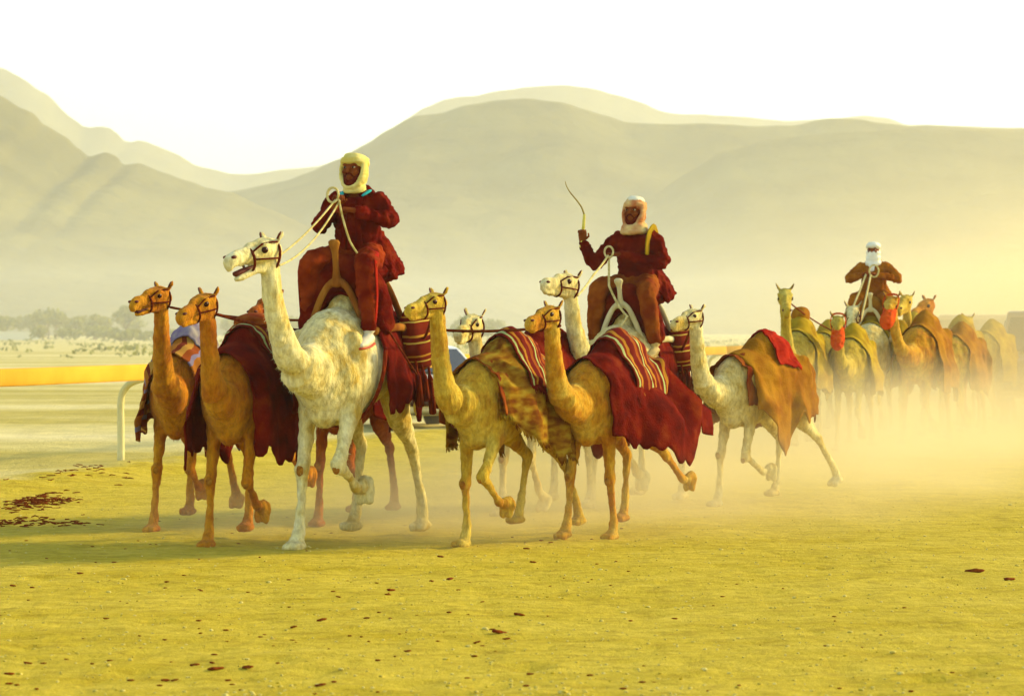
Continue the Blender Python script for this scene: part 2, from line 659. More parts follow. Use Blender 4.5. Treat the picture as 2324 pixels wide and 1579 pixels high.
def hind_leg(mb, sgn, ang):
    b0, b1, b2, b3 = [R(a) for a in ang[:4]]
    sp = R(ang[4]) if len(ang) > 4 else 0.0
    d = lambda a, L: Vector((math.sin(a) * L, math.sin(sp) * L * sgn * math.cos(a), -math.cos(a) * math.cos(sp) * L))
    H = Vector((-.47, sgn * .15, 1.36))
    S = H + d(b0, L_TH)
    K = S + d(b1, L_GAS)
    F = K + d(b2, L_HCAN)
    P = F + d(b3, L_PAST)
    m1 = S.lerp(K, .5)
    c1 = K.lerp(F, .18); c2 = K.lerp(F, .6)
    mb.tube([(*H, .12, .20), (*(H.lerp(S, .55)), .12, .185), (*S, .095, .135), (*m1, .062, .085), (*(S.lerp(K, .85)), .044, .056),
             (*K, .046, .060), (*c1, .038, .045), (*c2, .034, .037), (*F, .042, .046), (*P, .048, .052)], ref=(1, 0, 0), sub=3)
    foot(mb, P, b3)
    return P


def camel(label, loc, a, s, hide_m, poll, yaw, pitch, legs, voxel=.016, jaw=3.0, halter='dark', fat=1.0, hump=1.0,
          group=None, bend=0.0, chest=(0.62, 1.28), detail=True, roll=0.0, headscale=.84):
    mb = MB()
    feet = [front_leg(mb, -1, legs[0]), front_leg(mb, 1, legs[1]), hind_leg(mb, -1, legs[2]), hind_leg(mb, 1, legs[3])]
    dz = -min(p.z for p in feet) + .064
    # trunk: deep chest, belly rising to the flank
    W = fat
    mb.tube([(-.80, 0, 1.42, .05, .07), (-.74, 0, 1.40, .15 * W, .20), (-.56, 0, 1.41, .24 * W, .28), (-.30, 0, 1.40, .27 * W, .30),
             (-.05, 0, 1.36, .31 * W, .36), (.20, 0, 1.32, .325 * W, .41), (.42, 0, 1.30, .285 * W, .41), (.60, 0, 1.28, .215 * W, .35),
             (.74, 0, 1.27, .13 * W, .24)], sub=3, seg=20)
    for sg in (-1, 1):
        mb.ball((.44, sg * .215, 1.36), (.10, .075, .22), rot=Matrix.Rotation(R(18), 3, 'Y'))      # shoulder blade
        mb.ball((-.56, sg * .175, 1.60), (.09, .06, .07))           # hip bone
        mb.ball((-.40, sg * .22, 1.22), (.13, .07, .20))            # thigh
    mb.ball((.52, 0, 1.02), (.16, .12, .15))                       # brisket
    if hump > 0:
        mb.ball((-.10, 0, 1.64), (.42, .20, .26 * hump))
        mb.ball((-.09, 0, 1.72), (.25, .13, .22 * hump))
    # tail
    mb.tube([(-.78, 0, 1.46, .035, .035), (-.86, .01, 1.36, .03, .03), (-.90, .02, 1.15, .025, .025), (-.90, .03, .95, .03, .03), (-.89, .03, .86, .02, .02)], ref=(1, 0, 0), sub=2)
    # neck
    A = Vector((chest[0] - .12, 0, chest[1] + .04))
    B = Vector((chest[0] + .42 + bend, poll[1] * .15, chest[1] - .10 - bend * .3))
    D = Vector(poll)
    C = Vector((D.x - .10, D.y * .8, D.z - .62))
    pts = []
    for i in range(13):
        t = i / 12
        p = A * (1 - t) ** 3 + B * 3 * t * (1 - t) ** 2 + C * 3 * t * t * (1 - t) + D * t ** 3
        k = (1 - t)
        w = .066 + .132 * k ** 2.0
        h = .078 + .175 * k ** 1.9
        pts.append((*p, w, h))
    mb.tube(pts, ref=(1, 0, .6), seg=16)
    # head
    hq = Matrix.Rotation(R(yaw), 3, 'Z') @ Matrix.Rotation(R(-pitch), 3, 'Y') @ Matrix.Rotation(R(roll), 3, 'X')
    HM = Matrix.Translation(D) @ hq.to_4x4() @ Matrix.Scale(headscale, 4) @ Matrix.Translation((0.0, 0, .03))
    T = lambda L, **k: mb.tube(L, sub=2, seg=14, M=HM, **k)
    T([(-.11, 0, -.04, .055, .07), (-.03, 0, 0, .084, .10), (.05, 0, .006, .094, .108), (.13, 0, .0, .090, .100), (.20, 0, -.012, .070, .082), (.28, 0, -.022, .060, .070),
       (.36, 0, -.026, .060, .068), (.42, 0, -.036, .060, .066), (.465, 0, -.058, .050, .050), (.485, 0, -.075, .034, .034)])
    jq = Matrix.Rotation(R(jaw), 4, 'Y')
    JM = HM @ jq
    mb.tube([(-.02, 0, -.09, .055, .06), (.10, 0, -.105, .05, .045), (.22, 0, -.098, .04, .034), (.33, 0, -.100, .040, .028), (.41, 0, -.104, .038, .024), (.44, 0, -.108, .025, .016)], sub=2, seg=12, M=JM)
    mb.ball((.02, 0, -.08), (.10, .068, .085), M=HM)
    mb.ball((.462, 0, -.085), (.038, .046, .042), M=HM)                     # hanging upper lip
    mb.ball((.17, 0, .062), (.10, .04, .030), M=HM)                         # nose bridge
    for sg in (-1, 1):
        mb.ball((.10, sg * .074, .058), (.055, .030, .028), M=HM)          # brow
        mb.ball((.42, sg * .034, -.012), (.04, .022, .026), M=HM)           # nostril flare
        mb.tube([(-.045, sg * .066, .070, .018, .024), (-.058, sg * .092, .105, .017, .034), (-.066, sg * .108, .138, .014, .030), (-.072, sg * .116, .163, .009, .012)], ref=(1, 0, 0), sub=2, seg=8, M=HM)
    me = mb.fuse_mesh(voxel, 3, 'camel_body')
    nr = [v.normal.copy() for v in me.vertices]
    for v, n_ in zip(me.vertices, nr):
        c = v.co.copy()
        v.co = c + n_ * (.008 * noise.noise(c * 7.0) + .008 * noise.noise(c * 15.0) + .005 * noise.noise(c * 37.0)) + Vector((0, 0, dz))
    me.update()
    fm = None
    if detail:
        fr = random.Random(int(abs(loc[0]) * 1000))
        nr = [v.normal.copy() for v in me.vertices]
        fm = MB()
        n_b = 6500 if voxel < .019 else 2200
        for _ in range(n_b):
            i = fr.randrange(len(me.vertices))
            p = me.vertices[i].co; q = nr[i]
            zz = p.z - dz
            under_neck = p.x > .55 and zz < 1.75 and q.z < .2
            wool = under_neck or (zz > 1.62 and p.x < .4)
            if zz < .5 and fr.random() < .6: continue
            L = fr.uniform(.009, .018) * (1.7 if wool else 1.0)
            d = (q * fr.uniform(.35, .7) + Vector((fr.gauss(-.25, .3), fr.gauss(0, .3), fr.gauss(-.75, .3)))).normalized()
            w = d.cross(q)
            w = (w.normalized() if w.length > .01 else Vector((1, 0, 0))) * L * .12
            b0 = len(fm.v)
            fm.v += [p - q * .004 - w, p - q * .004 + w, p + d * L]
            fm.f.append((b0, b0 + 1, b0 + 2))
    rz = math.atan2(-math.cos(R(a)), -math.sin(R(a)))
    gz = ground_z(loc[0], loc[1])
    root = empty('camel', (loc[0], loc[1], gz - .01), rz, s)
    tag(root, label, 'camel', group)
    link('body', me, HIDE[hide_m], root)
    if fm:
        tag(fm.build('fur', HIDE[hide_m], root), kind='stuff')
    HMz = Matrix.Translation((0, 0, dz)) @ HM
    info = dict(root=root, dz=dz, s=s, HM=HMz, me=me, M=Matrix.Translation((loc[0], loc[1], gz - .01)) @ Matrix.Rotation(rz, 4, 'Z') @ Matrix.Scale(s, 4))
    info['bvh'] = BVHTree.FromPolygons([v.co.copy() for v in me.vertices], [tuple(p.vertices) for p in me.polygons])
    # callused pads on knees and brisket
    if detail and voxel < .019:
        for sg, an in ((-1, legs[0]), (1, legs[1])):
            a1_, a2_ = R(an[0]), R(an[1])
            K_ = Vector((.40, sg * .165, 1.06 + dz)) + Vector((math.sin(a1_), 0, -math.cos(a1_))) * L_FORE
            kn_ = Vector((math.cos((a1_ + a2_) / 2), 0, math.sin((a1_ + a2_) / 2)))
            m = MB(); m.ball(K_ + kn_ * .056 - Vector((0, 0, .01)), (.018, .030, .042), nu=10, nv=7); m.build('knee_callus', callus, root)
    # eyes, nostrils, mouth
    for sg in (-1, 1):
        m = MB(); m.ball((.118, sg * .079, .018), (.036, .022, .030), nu=12, nv=8, M=HMz); m.build('eye', eye_mat, root)
        if detail:
            m = MB(); m.ball((.440, sg * .046, -.014), (.030, .018, .015), nu=8, nv=6, M=HMz); m.build('nostril', dark_skin, root)
            m = MB(); m.tube([(-.050, sg * .088, .095, .006, .015), (-.060, sg * .106, .132, .006, .015), (-.068, sg * .115, .15, .004, .007)], ref=(1, 0, 0), seg=8, M=HMz @ Matrix.Translation((.022, 0, 0)))
            m.build('inner_ear', dark_skin, root)
    if detail and jaw > 6:
        m = MB(); m.tube([(.20, 0, -.085, .03, .012), (.33, 0, -.098, .034, .02), (.41, 0, -.108, .03, .022)], M=HMz @ Matrix.Rotation(R(jaw * .5), 4, 'Y')); m.build('mouth', dark_skin, root)
    # halter
    if halter:
        hm = {'dark': strap_dark, 'pale': strap_pale}[halter]
        m = MB()

        def ring(x, w, hgt, zc, tilt=0.0, r=.010):
            P = []
            for k in range(21):
                t = 2 * math.pi * k / 20
                P.append((x + math.sin(t) * hgt * tilt, math.cos(t) * w, zc + math.sin(t) * hgt, r, r * 1.3))
            m.tube(P, ref=(1, 0, 0), seg=6, cap=0, M=HMz)
        ring(.235, .074, .098, -.052, .1)
        ring(-.035, .096, .125, -.045, -.25)
        for sg in (-1, 1):
            m.tube([(.235, sg * .073, -.05, .005, .009), (.12, sg * .094, -.055, .005, .009), (-.01, sg * .094, -.06, .005, .009)], seg=6, M=HMz, ref=(0, 0, 1))
            m.tube([(.235, sg * .060, .012, .005, .009), (.15, sg * .082, .065, .005, .009), (.04, sg * .09, .075, .005, .009), (-.03, sg * .085, .07, .005, .009)], seg=6, M=HMz, ref=(0, 0, 1))
        m.build('halter', hm, root)
    info['chin'] = info['M'] @ HMz @ Vector((.12, .0, -.165))
    info['jaw_l'] = info['M'] @ HMz @ Vector((-.03, .09, -.12))
    info['jaw_r'] = info['M'] @ HMz @ Vector((-.03, -.09, -.12))
    return info


def top_z(ci, x, y):
    h = ci['bvh'].ray_cast(Vector((x, y, 4.0)), Vector((0, 0, -1)))
    return h[0].z if h[0] is not None else None


def drape(ci, name, mat, x0, x1, dropL, dropR, off=.03, nx=44, nt=60, fold=.035, kf=9.0, seed=0.0, thick=.012, blow=None, wide=None, skew=0.0, cut=None, parent=None, fringe=0.0, xmax=.52):
    """a cloth laid over the back: follows the body, then hangs in folds; dropL/R are lengths below the flank (float or f(u))"""
    dz = ci['dz']
    fL = dropL if callable(dropL) else (lambda u: dropL)
    fR = dropR if callable(dropR) else (lambda u: dropR)
    prof = []
    for i in range(nx + 1):
        u = i / nx
        x = x0 + (x1 - x0) * u
        xc = min(max(x, -.70), xmax)
        hw_ = 0.12
        for zc in (1.18, 1.28, 1.38):
            for q in (-1, 1):
                ht = ci['bvh'].ray_cast(Vector((xc, q * 2.0, dz + zc)), Vector((0, -q, 0)))
                if ht[0] is not None:
                    hw_ = max(hw_, abs(ht[0].y))
        w = min(wide if wide else .36, hw_ + .005)
        # section polyline from the ridge outwards
        ys = [w * k / 16 for k in range(17)]
        zs = []
        last = None
        for y in ys:
            zz = []
            for q in (-1, 1):
                t = top_z(ci, xc, q * y)
                if t is not None and t > dz + 1.15:
                    zz.append(t)
            if zz:
                last = max(zz)
            elif last is not None:
                last = last - .03
            zs.append(last if last is not None else dz + 1.4)
        prof.append((x, ys, zs))
    # smooth the profile along x
    for _ in range(2):
        z2 = []
        for i in range(nx + 1):
            a = prof[max(i - 1, 0)][2]; b = prof[i][2]; c = prof[min(i + 1, nx)][2]
            z2.append([max(q, (p + q + r) / 3) for p, q, r in zip(a, b, c)])
        prof = [(p[0], p[1], z) for p, z in zip(prof, z2)]
    vs, uv = [], []
    for i in range(nx + 1):
        u = i / nx
        x, ys, zs = prof[i]
        # polyline lengths
        pl = [(ys[0], zs[0] + off)]
        ln = [0.0]
        for k in range(1, 17):
            y = ys[k] + off * (k / 16)
            z = zs[k] + off * (1 - .5 * k / 16)
            z = max(z, pl[-1][1] - .09)
            pl.append((y, z))
            ln.append(ln[-1] + math.hypot(pl[-1][0] - pl[-2][0], pl[-1][1] - pl[-2][1]))
        arc = ln[-1]
        for j in range(nt + 1):
            t = -1 + 2 * j / nt
            sg = 1 if t >= 0 else -1
            drop = (fL if sg > 0 else fR)(u)
            tot = arc + drop
            sl = abs(t) * tot
            sxx = 0.0
            if sl <= arc:
                k = 0
                while k < 15 and ln[k + 1] < sl:
                    k += 1
                q = (sl - ln[k]) / max(1e-6, ln[k + 1] - ln[k])
                y = pl[k][0] + (pl[k + 1][0] - pl[k][0]) * q
                z = pl[k][1] + (pl[k + 1][1] - pl[k][1]) * q
                hang = 0.0
            else:
                hang = sl - arc
                y = pl[-1][0]
                z = pl[-1][1] - hang
            f = min(1.0, hang / .30)
            ph = kf * x + seed + 1.6 * noise.noise(Vector((x * 2.0 + seed, t * 1.3, seed)))
            wv = math.sin(ph) * fold + math.sin(ph * 2.3 + 1.1) * fold * .4
            y += f * (wv + .05 * f) + .016 * noise.noise(Vector((x * 8, t * 7, seed))) + .007 * noise.noise(Vector((x * 21, t * 17, seed)))
            sxx = f * (.03 * math.cos(ph * .8)) + skew * hang
            z += .016 * noise.noise(Vector((x * 7 + 3, t * 9, seed))) * (1 if hang == 0 else .3)
            p = Vector((x + sxx, sg * y, z))
            if blow:
                p = blow(p, u, t, hang)
            vs.append(p)
            uv.append((u, .5 + sg * sl / 2.4))
    fs = []
    n1 = nt + 1
    for i in range(nx):
        for j in range(nt):
            fs.append((i * n1 + j, i * n1 + j + 1, (i + 1) * n1 + j + 1, (i + 1) * n1 + j))
    me = bpy.data.meshes.new(name)
    me.from_pydata([tuple(v) for v in vs], [], fs)
    ul = me.uv_layers.new(name='uv')
    for lp in me.loops:
        ul.data[lp.index].uv = uv[lp.vertex_index]
    o = link(name, me, mat, parent if parent else ci['root'])
    so = o.modifiers.new('t', 'SOLIDIFY')
    so.thickness = thick
    so.offset = 1.0
    if fringe:
        fm = MB()
        fr = random.Random(int(seed * 10))
        for j in (0, nt):
            for i in range(nx):
                for k in range(3):
                    p = Vector(vs[i * n1 + j]).lerp(Vector(vs[(i + 1) * n1 + j]), k / 3)
                    L = fringe * fr.uniform(.7, 1.2)
                    q = p + Vector((fr.gauss(-.01, .012), fr.gauss(0, .012), -L))
                    fm.tube([(*p, .005, .005), (*p.lerp(q, .5), .006, .006), (*q, .003, .003)], ref=(1, 0, 0), seg=5)
        tag(fm.build('fringe', mat, o), kind='stuff')
    return o


def rope(name, pts, r, mat, label=None, cat='rope', sag=0.0, group=None, parent=None, seg=7, n=20):
    """cord through world points, sagging between each two"""
    P = []
    for a, b in zip(pts, pts[1:]):
        a, b = Vector(a), Vector(b)
        for k in range(n):
            t = k / n
            q = a.lerp(b, t)
            q.z -= sag * 4 * t * (1 - t)
            P.append((*q, r, r))
    P.append((*Vector(pts[-1]), r, r))
    m = MB()
    m.tube(P, ref=(.3, .2, 1), seg=seg)
    o = m.build(name, mat, parent)
    if label:
        tag(o, label, cat, group)
    return o


# pose sets: front (forearm, cannon, pastern), hind (thigh, gaskin, cannon, pastern), degrees forward of plumb
ST = (4, 2, 25)
C1 = camel('tall white camel carrying the rider in the pale headscarf', (-1.19, 21.2), 19, 1.03, 'white', (1.36, -.06, 2.08), -20, -6,
           [(14, 8, 28), (30, -62, -105), (40, -40, 10, 30), (-4, -46, -24, -5)], voxel=.014, jaw=13, halter='dark', fat=.97, bend=.02)
CA = camel('tawny camel at the far left end of the group, head highest over the yellow rail', (-2.60, 22.97), 8, .86, 'tawny', (1.48, .12, 2.16), -26, -6,
           [(20, 14, 30), (30, -60, -100), (40, -48, 0, 20), (-2, -52, -40, -50)], jaw=7)
CB = camel('tawny camel with a dark red blanket between the white camel and the rail', (-1.98, 21.3), 12, .86, 'tawny', (1.18, .02, 2.06), -18, -12,
           [(14, 6, 25), (16, -52, -95), (40, -40, 2, 25), (2, -58, -62, -110)], jaw=5)
CD = camel('dark brown camel half hidden behind the neck of the tall white camel', (-1.32, 23.5), 14, .85, 'brown', (1.45, -.33, 2.08), -10, -8,
           [(12, 4, 20), (28, -60, -90), (30, -46, 0, 20), (8, -50, -20, 0)])
CE = camel('straw coloured camel in a brown streaked blanket, just behind the white camel', (-.05, 21.2), 30, .81, 'straw', (1.18, -.02, 2.18), -8, -6,
           [(4, -2, 20), (34, -50, -95), (30, -56, 16, 20), (-6, -50, -30, -15)], jaw=4, bend=.12)
CF = camel('pale camel with a dark noseband, looking out behind the streaked blanket', (.24, 24.5), 28, .85, 'cream', (1.35, -.02, 1.88), 8, -8,
           [(8, 4, 20), (14, -30, -60), (34, -48, 0, 20), (4, -46, -10, 10)], headscale=.95)
C2 = camel('white camel carrying the rider who raises a whip', (1.09, 25.7), 25, .96, 'cream', (1.40, -.03, 2.06), -13, 4,
           [(14, 10, 28), (20, -50, -85), (36, -46, 0, 25), (2, -46, -14, 15)], voxel=.015, fat=1.03)
CG = camel('fawn camel under a dark flying blanket in front of the whip rider', (.78, 22.0), 30, .81, 'fawn', (1.45, .14, 2.08), -4, -6,
           [(16, 8, 25), (-4, -10, 15), (40, -46, 4, 20), (6, -58, -56, -105)], bend=.08)
CH = camel('cream camel running with a brown blanket and a red cloth on its back', (2.27, 26.0), 41, .81, 'cream', (1.40, .15, 2.10), -1, -7,
           [(14, 4, 22), (12, -62, -112), (34, -44, 8, 20), (-12, -54, -42, -30)], bend=.12)
CI = camel('olive camel facing the camera with its neck held straight up', (3.70, 36.6), 14, .92, 'olive', (1.25, -.02, 2.16), 12, -22,
           [(14, 10, 25), (24, -50, -80), (34, -48, 0, 20), (4, -48, -16, 10)], voxel=.02, headscale=1.06, halter=None)
CL = camel('camel with a red muzzle bag beside the olive camel', (4.50, 37.5), 16, .86, 'olive', (1.40, 0, 1.92), 8, -30,
           [(8, 4, 25), (24, -50, -80), (34, -48, 0, 20), (4, -48, -16, 10)], voxel=.022, headscale=1.06, halter=None)
C3 = camel('white camel carrying the rider with the white face veil', (5.10, 40.2), 14, .98, 'cream', (1.46, -.10, 1.82), 2, -22,
           [(12, 8, 25), (26, -50, -80), (34, -48, 0, 20), (4, -48, -16, 10)], voxel=.02, headscale=1.06)
CJ = camel('dusty camel with a red muzzle bag to the right of the veiled rider', (5.80, 40.0), 22, .96, 'fawn', (1.42, -.12, 2.00), 4, -24,
           [(14, 10, 25), (20, -50, -80), (34, -48, 0, 20), (4, -48, -16, 10)], voxel=.022, headscale=1.06, halter=None)
CK = camel('dusty camel just behind the veiled rider with ears showing beside the red bag', (5.98, 42.4), 10, .95, 'straw', (1.40, -.05, 2.06), -14, -10,
           [(8, 4, 25), (24, -50, -80), (34, -48, 0, 20), (4, -48, -16, 10)], voxel=.022, headscale=1.06, halter=None)
CM = camel('tawny camel whose head shows just right of the red muzzle bags', (7.00, 44.4), 20, .94, 'tawny', (1.40, -.25, 2.06), -20, -12,
           [(14, 10, 25), (24, -50, -80), (34, -48, 0, 20), (4, -48, -16, 10)], voxel=.024, headscale=1.06, halter=None)
CN = camel('rust-blanketed dusty camel behind the tawny head, mostly hidden', (6.62, 42.0), 26, .88, 'straw', (1.45, -.10, 1.84), -16, -6,
           [(14, 10, 25), (24, -50, -80), (34, -48, 0, 20), (4, -48, -16, 10)], voxel=.024, headscale=1.06, halter=None)
CO = camel('faint camel deepest in the dust beside the off-road cars', (7.85, 46.6), 28, .90, 'olive', (1.46, .05, 1.86), -6, -8,
           [(8, 4, 25), (24, -50, -80), (34, -48, 0, 20), (4, -48, -16, 10)], voxel=.024, headscale=1.06, halter=None)
CP = camel('dusty camel looking out to the left behind the veiled rider\'s mount', (4.78, 43.0), 20, .90, 'olive', (1.42, -.15, 1.90), -14, -12,
           [(14, 10, 25), (24, -50, -80), (34, -48, 0, 20), (4, -48, -16, 10)], voxel=.024, headscale=1.06, halter=None)
CAMELS = dict(C1=C1, A=CA, B=CB, D=CD, E=CE, F=CF, C2=C2, G=CG, H=CH, I=CI, L=CL, C3=C3, J=CJ, K=CK, M=CM)

# ------------------------------------------------------------------ blankets, saddles, riders
M_RED = noisy('dark_red_wool', (.055, .0008, .0002), (.21, .030, .005), scale=6, bump=.7, bump_scale=55, detail=9, lo=.30, hi=.78, c3=(.125, .004, .0006))
M_JACKET = noisy('maroon_jacket', (.06, .0010, .0003), (.20, .022, .004), scale=7, bump=.6, bump_scale=60, detail=9, lo=.30, hi=.78, c3=(.125, .004, .0006))
M_BROWNRED = noisy('red_brown_wool', (.16, .022, .003), (.27, .07, .006), scale=6, bump=.5, bump_scale=40)
M_RUST = noisy('rust_brown_cloth', (.22, .075, .002), (.36, .16, .008), scale=5, bump=.7, bump_scale=55, detail=9)
M_OLIVE = noisy('olive_cloth', (.24, .135, .004), (.40, .27, .012), scale=5, bump=.7, bump_scale=55, detail=9)
M_SCARLET = noisy('scarlet_cloth', (.24, .006, .002), (.36, .018, .004), scale=6, bump=.4, bump_scale=40)
M_BAGRED = noisy('red_muzzle_bag', (.46, .040, .003), (.62, .085, .006), scale=9, bump=.4, bump_scale=60)
M_YELLOW = noisy('pale_yellow_cloth', (.62, .44, .06), (.80, .64, .20), scale=4, bump=.3, bump_scale=30)
M_BLUE = noisy('faded_blue_cloth', (.17, .12, .20), (.30, .26, .22), scale=6, bump=.4, bump_scale=40)
M_STREAK = noisy('streaked_blanket', (.15, .040, .003), (.34, .22, .018), scale=2.4, bump=.7, bump_scale=50, c3=(.25, .115, .007), stretch=(1.3, 7, 7), detail=9, lo=.36, hi=.66)
M_BAND = striped('banded_rug', [(0, (.13, .006, .002)), (.14, (.42, .18, .015)), (.26, (.16, .010, .003)), (.40, (.36, .42, .14)), (.50, (.14, .008, .002)), (.66, (.30, .07, .008)), (.82, (.13, .005, .002))], 'U', 2.6, wob=.02)
M_BAGSTR = striped('striped_saddle_bag', [(0, (.15, .012, .003)), (.30, (.46, .22, .02)), (.40, (.16, .010, .003)), (.62, (.56, .40, .06)), (.70, (.17, .015, .003))], 'V', 5.0, wob=.03)
M_WOOD = noisy('saddle_wood', (.18, .05, .006), (.36, .15, .02), scale=8, stretch=(1, 1, .3), bump=.2)
M_PALEWOOD = noisy('pale_saddle_wood', (.50, .42, .18), (.66, .58, .32), scale=8, stretch=(1, 1, .3), bump=.2)
M_TASSEL = noisy('dark_tassel', (.10, .005, .002), (.22, .03, .004), scale=20, stretch=(4, 4, .5), bump=.4)


def uvgrid_bag(name, c, r, mat, parent, rot=0.0, seed=0.0):
    """a stuffed sack with lumps, UV striped across"""
    nu, nv = 26, 18
    vs, uv, fs = [], [], []
    Q = Matrix.Rotation(rot, 3, 'Y')
    for j in range(nv + 1):
        ph = math.pi * j / nv
        for i in range(nu + 1):
            th = 2 * math.pi * i / nu
            k = 1 + .16 * noise.noise(Vector((math.cos(th) * 1.6 + seed, math.sin(th) * 1.6, ph * 1.5)))
            e = .75
            sx = math.copysign(abs(math.sin(ph)) ** e, 1)
            q = Vector((sx * math.cos(th) * r[0] * k, sx * math.sin(th) * r[1] * k, math.cos(ph) * r[2]))
            vs.append(Vector(c) + Q @ q)
            uv.append((i / nu, j / nv))
    for j in range(nv):
        for i in range(nu):
            a = j * (nu + 1) + i
            fs.append((a, a + nu + 1, a + nu + 2, a + 1))
    me = bpy.data.meshes.new(name)
    me.from_pydata([tuple(v) for v in vs], [], fs)
    ul = me.uv_layers.new(name='uv')
    for lp in me.loops:
        ul.data[lp.index].uv = uv[lp.vertex_index]
    return link(name, me, mat, parent)


def tassel(parent, p, L, r, mat=None, sway=(0, 0)):
    m = MB()
    p = Vector(p)
    m.tube([(*p, r * .45, r * .45), (*(p + Vector((sway[0] * .3, sway[1] * .3, -L * .25))), r * .5, r * .5), (*(p + Vector((sway[0] * .5, sway[1] * .5, -L * .35))), r, r),
            (*(p + Vector((sway[0], sway[1], -L))), r * 1.35, r * 1.35)], ref=(1, 0, 0), seg=8)
    return m.build('tassel', mat or M_TASSEL, parent)


def saddle(ci, label, cloth, post_mat, cloth_x=(-.52, .16), dropL=.30, dropR=.30, bag=True, bag_mat=None, post_h=.30):
    """wooden riding saddle: padded cloth over the hump, front and rear posts on arched legs, hanging bags and tassels"""
    root = empty('riding_saddle', ci['root'].location, ci['root'].rotation_euler[2], ci['s'])
    tag(root, label, 'saddle')
    dz = ci['dz']
    c = drape(ci, 'saddle_cloth', cloth, cloth_x[0], cloth_x[1], dropL, dropR, off=.045, fold=.03, kf=11, seed=ci['s'] * 9, thick=.02, parent=root)
    zt = max(top_z(ci, x, 0) for x in (-.2, -.1, 0))
    # seat cushion
    m = MB()
    m.tube([(-.36, 0, zt + .02, .19, .07), (-.18, 0, zt + .06, .24, .09), (.0, 0, zt + .05, .22, .09), (.13, 0, zt - .02, .17, .07)], sub=3, seg=16)
    me = m.fuse_mesh(.02, 3, 'cushion'); wrinkle(me, .018, 9, 2.0)
    link('seat_cushion', me, cloth, root)
    m = MB()
    m.tube([(.12, -.27, zt - .36, .09, .10), (.13, -.19, zt - .10, .10, .13), (.14, 0, zt + .04, .11, .14), (.13, .19, zt - .10, .10, .13), (.12, .27, zt - .36, .09, .10)], ref=(0, 0, 1), sub=3, seg=14)
    me = m.fuse_mesh(.02, 3, 'front_pad'); wrinkle(me, .03, 8, 3.0)
    link('front_pad', me, cloth, root)
    for nm, x, hh, lean in (('front_post', .29, post_h, .05), ('rear_post', -.44, post_h * .85, -.08)):
        z0 = max(top_z(ci, x, 0) or 0, dz + 1.5)
        m = MB()
        zb = z0 + .16
        m.tube([(x, 0, zb, .042, .038), (x + lean * .3, 0, zb + hh * .35, .024, .022), (x + lean * .7, 0, zb + hh * .75, .024, .022), (x + lean, 0, zb + hh * .95, .040, .038), (x + lean, 0, zb + hh, .044, .042)], ref=(1, 0, 0), sub=3, seg=12)
        for sg in (-1, 1):
            m.tube([(x, 0, zb + .03, .035, .03), (x, sg * .07, zb - .01, .026, .022), (x, sg * .13, zb - .11, .026, .020), (x - .01, sg * .20, zb - .28, .026, .018), (x - .01, sg * .27, zb - .46, .026, .016)], ref=(1, 0, 0), sub=3, seg=10)
        m.build(nm, post_mat, root)
    # side boards joining the two arches
    for sg in (-1, 1):
        m = MB()
        zz = dz + 1.56
        m.tube([(-.46, sg * .29, zz, .02, .03), (-.12, sg * .32, zz + .03, .02, .03), (.24, sg * .275, zz, .02, .03)], sub=2, seg=8)
        m.build('side_rail', post_mat, root)
    # girth
    m = MB()
    P = []
    for k in range(25):
        t = math.pi * (k / 24) + math.pi
        P.append((.26, math.cos(t) * .36, dz + 1.42 + math.sin(t) * .54, .012, .03))
    m.tube(P, ref=(1, 0, 0), seg=6)
    m.build('girth', M_TASSEL, root)
    if bag:
        bm = bag_mat or M_BAGSTR
        b = uvgrid_bag('saddle_bag', (-.46, .34, dz + 1.52), (.26, .13, .25), bm, root, .15, 1.0)
        b2 = uvgrid_bag('saddle_bag', (-.46, -.34, dz + 1.50), (.24, .12, .24), bm, root, .15, 4.0)
        for k in range(5):
            tassel(root, (-.66 + k * .10, .43 - .01 * k, dz + 1.34 - .02 * (k % 2)), .26 + .06 * (k % 3), .022, sway=(-.05, .02))
        for k in range(3):
            tassel(root, (-.62 + k * .13, -.41, dz + 1.34), .28, .022, sway=(-.05, -.02))
    return root, zt


SKIN = noisy('weathered_skin', (.15, .030, .006), (.24, .062, .012), scale=12, bump=.15, bump_scale=90, rough=.55)
BEARD = noisy('dark_beard', (.075, .006, .002), (.12, .014, .004), scale=40, bump=.5, bump_scale=120)
EYEW = plain('eye_white', (.55, .42, .25), rough=.25)
SHOE = plain('pale_trainer', (.66, .60, .42), rough=.6)
SOLE = plain('red_sole', (.42, .05, .015), rough=.7)
SANDAL = plain('tan_shoe', (.50, .36, .12), rough=.7)


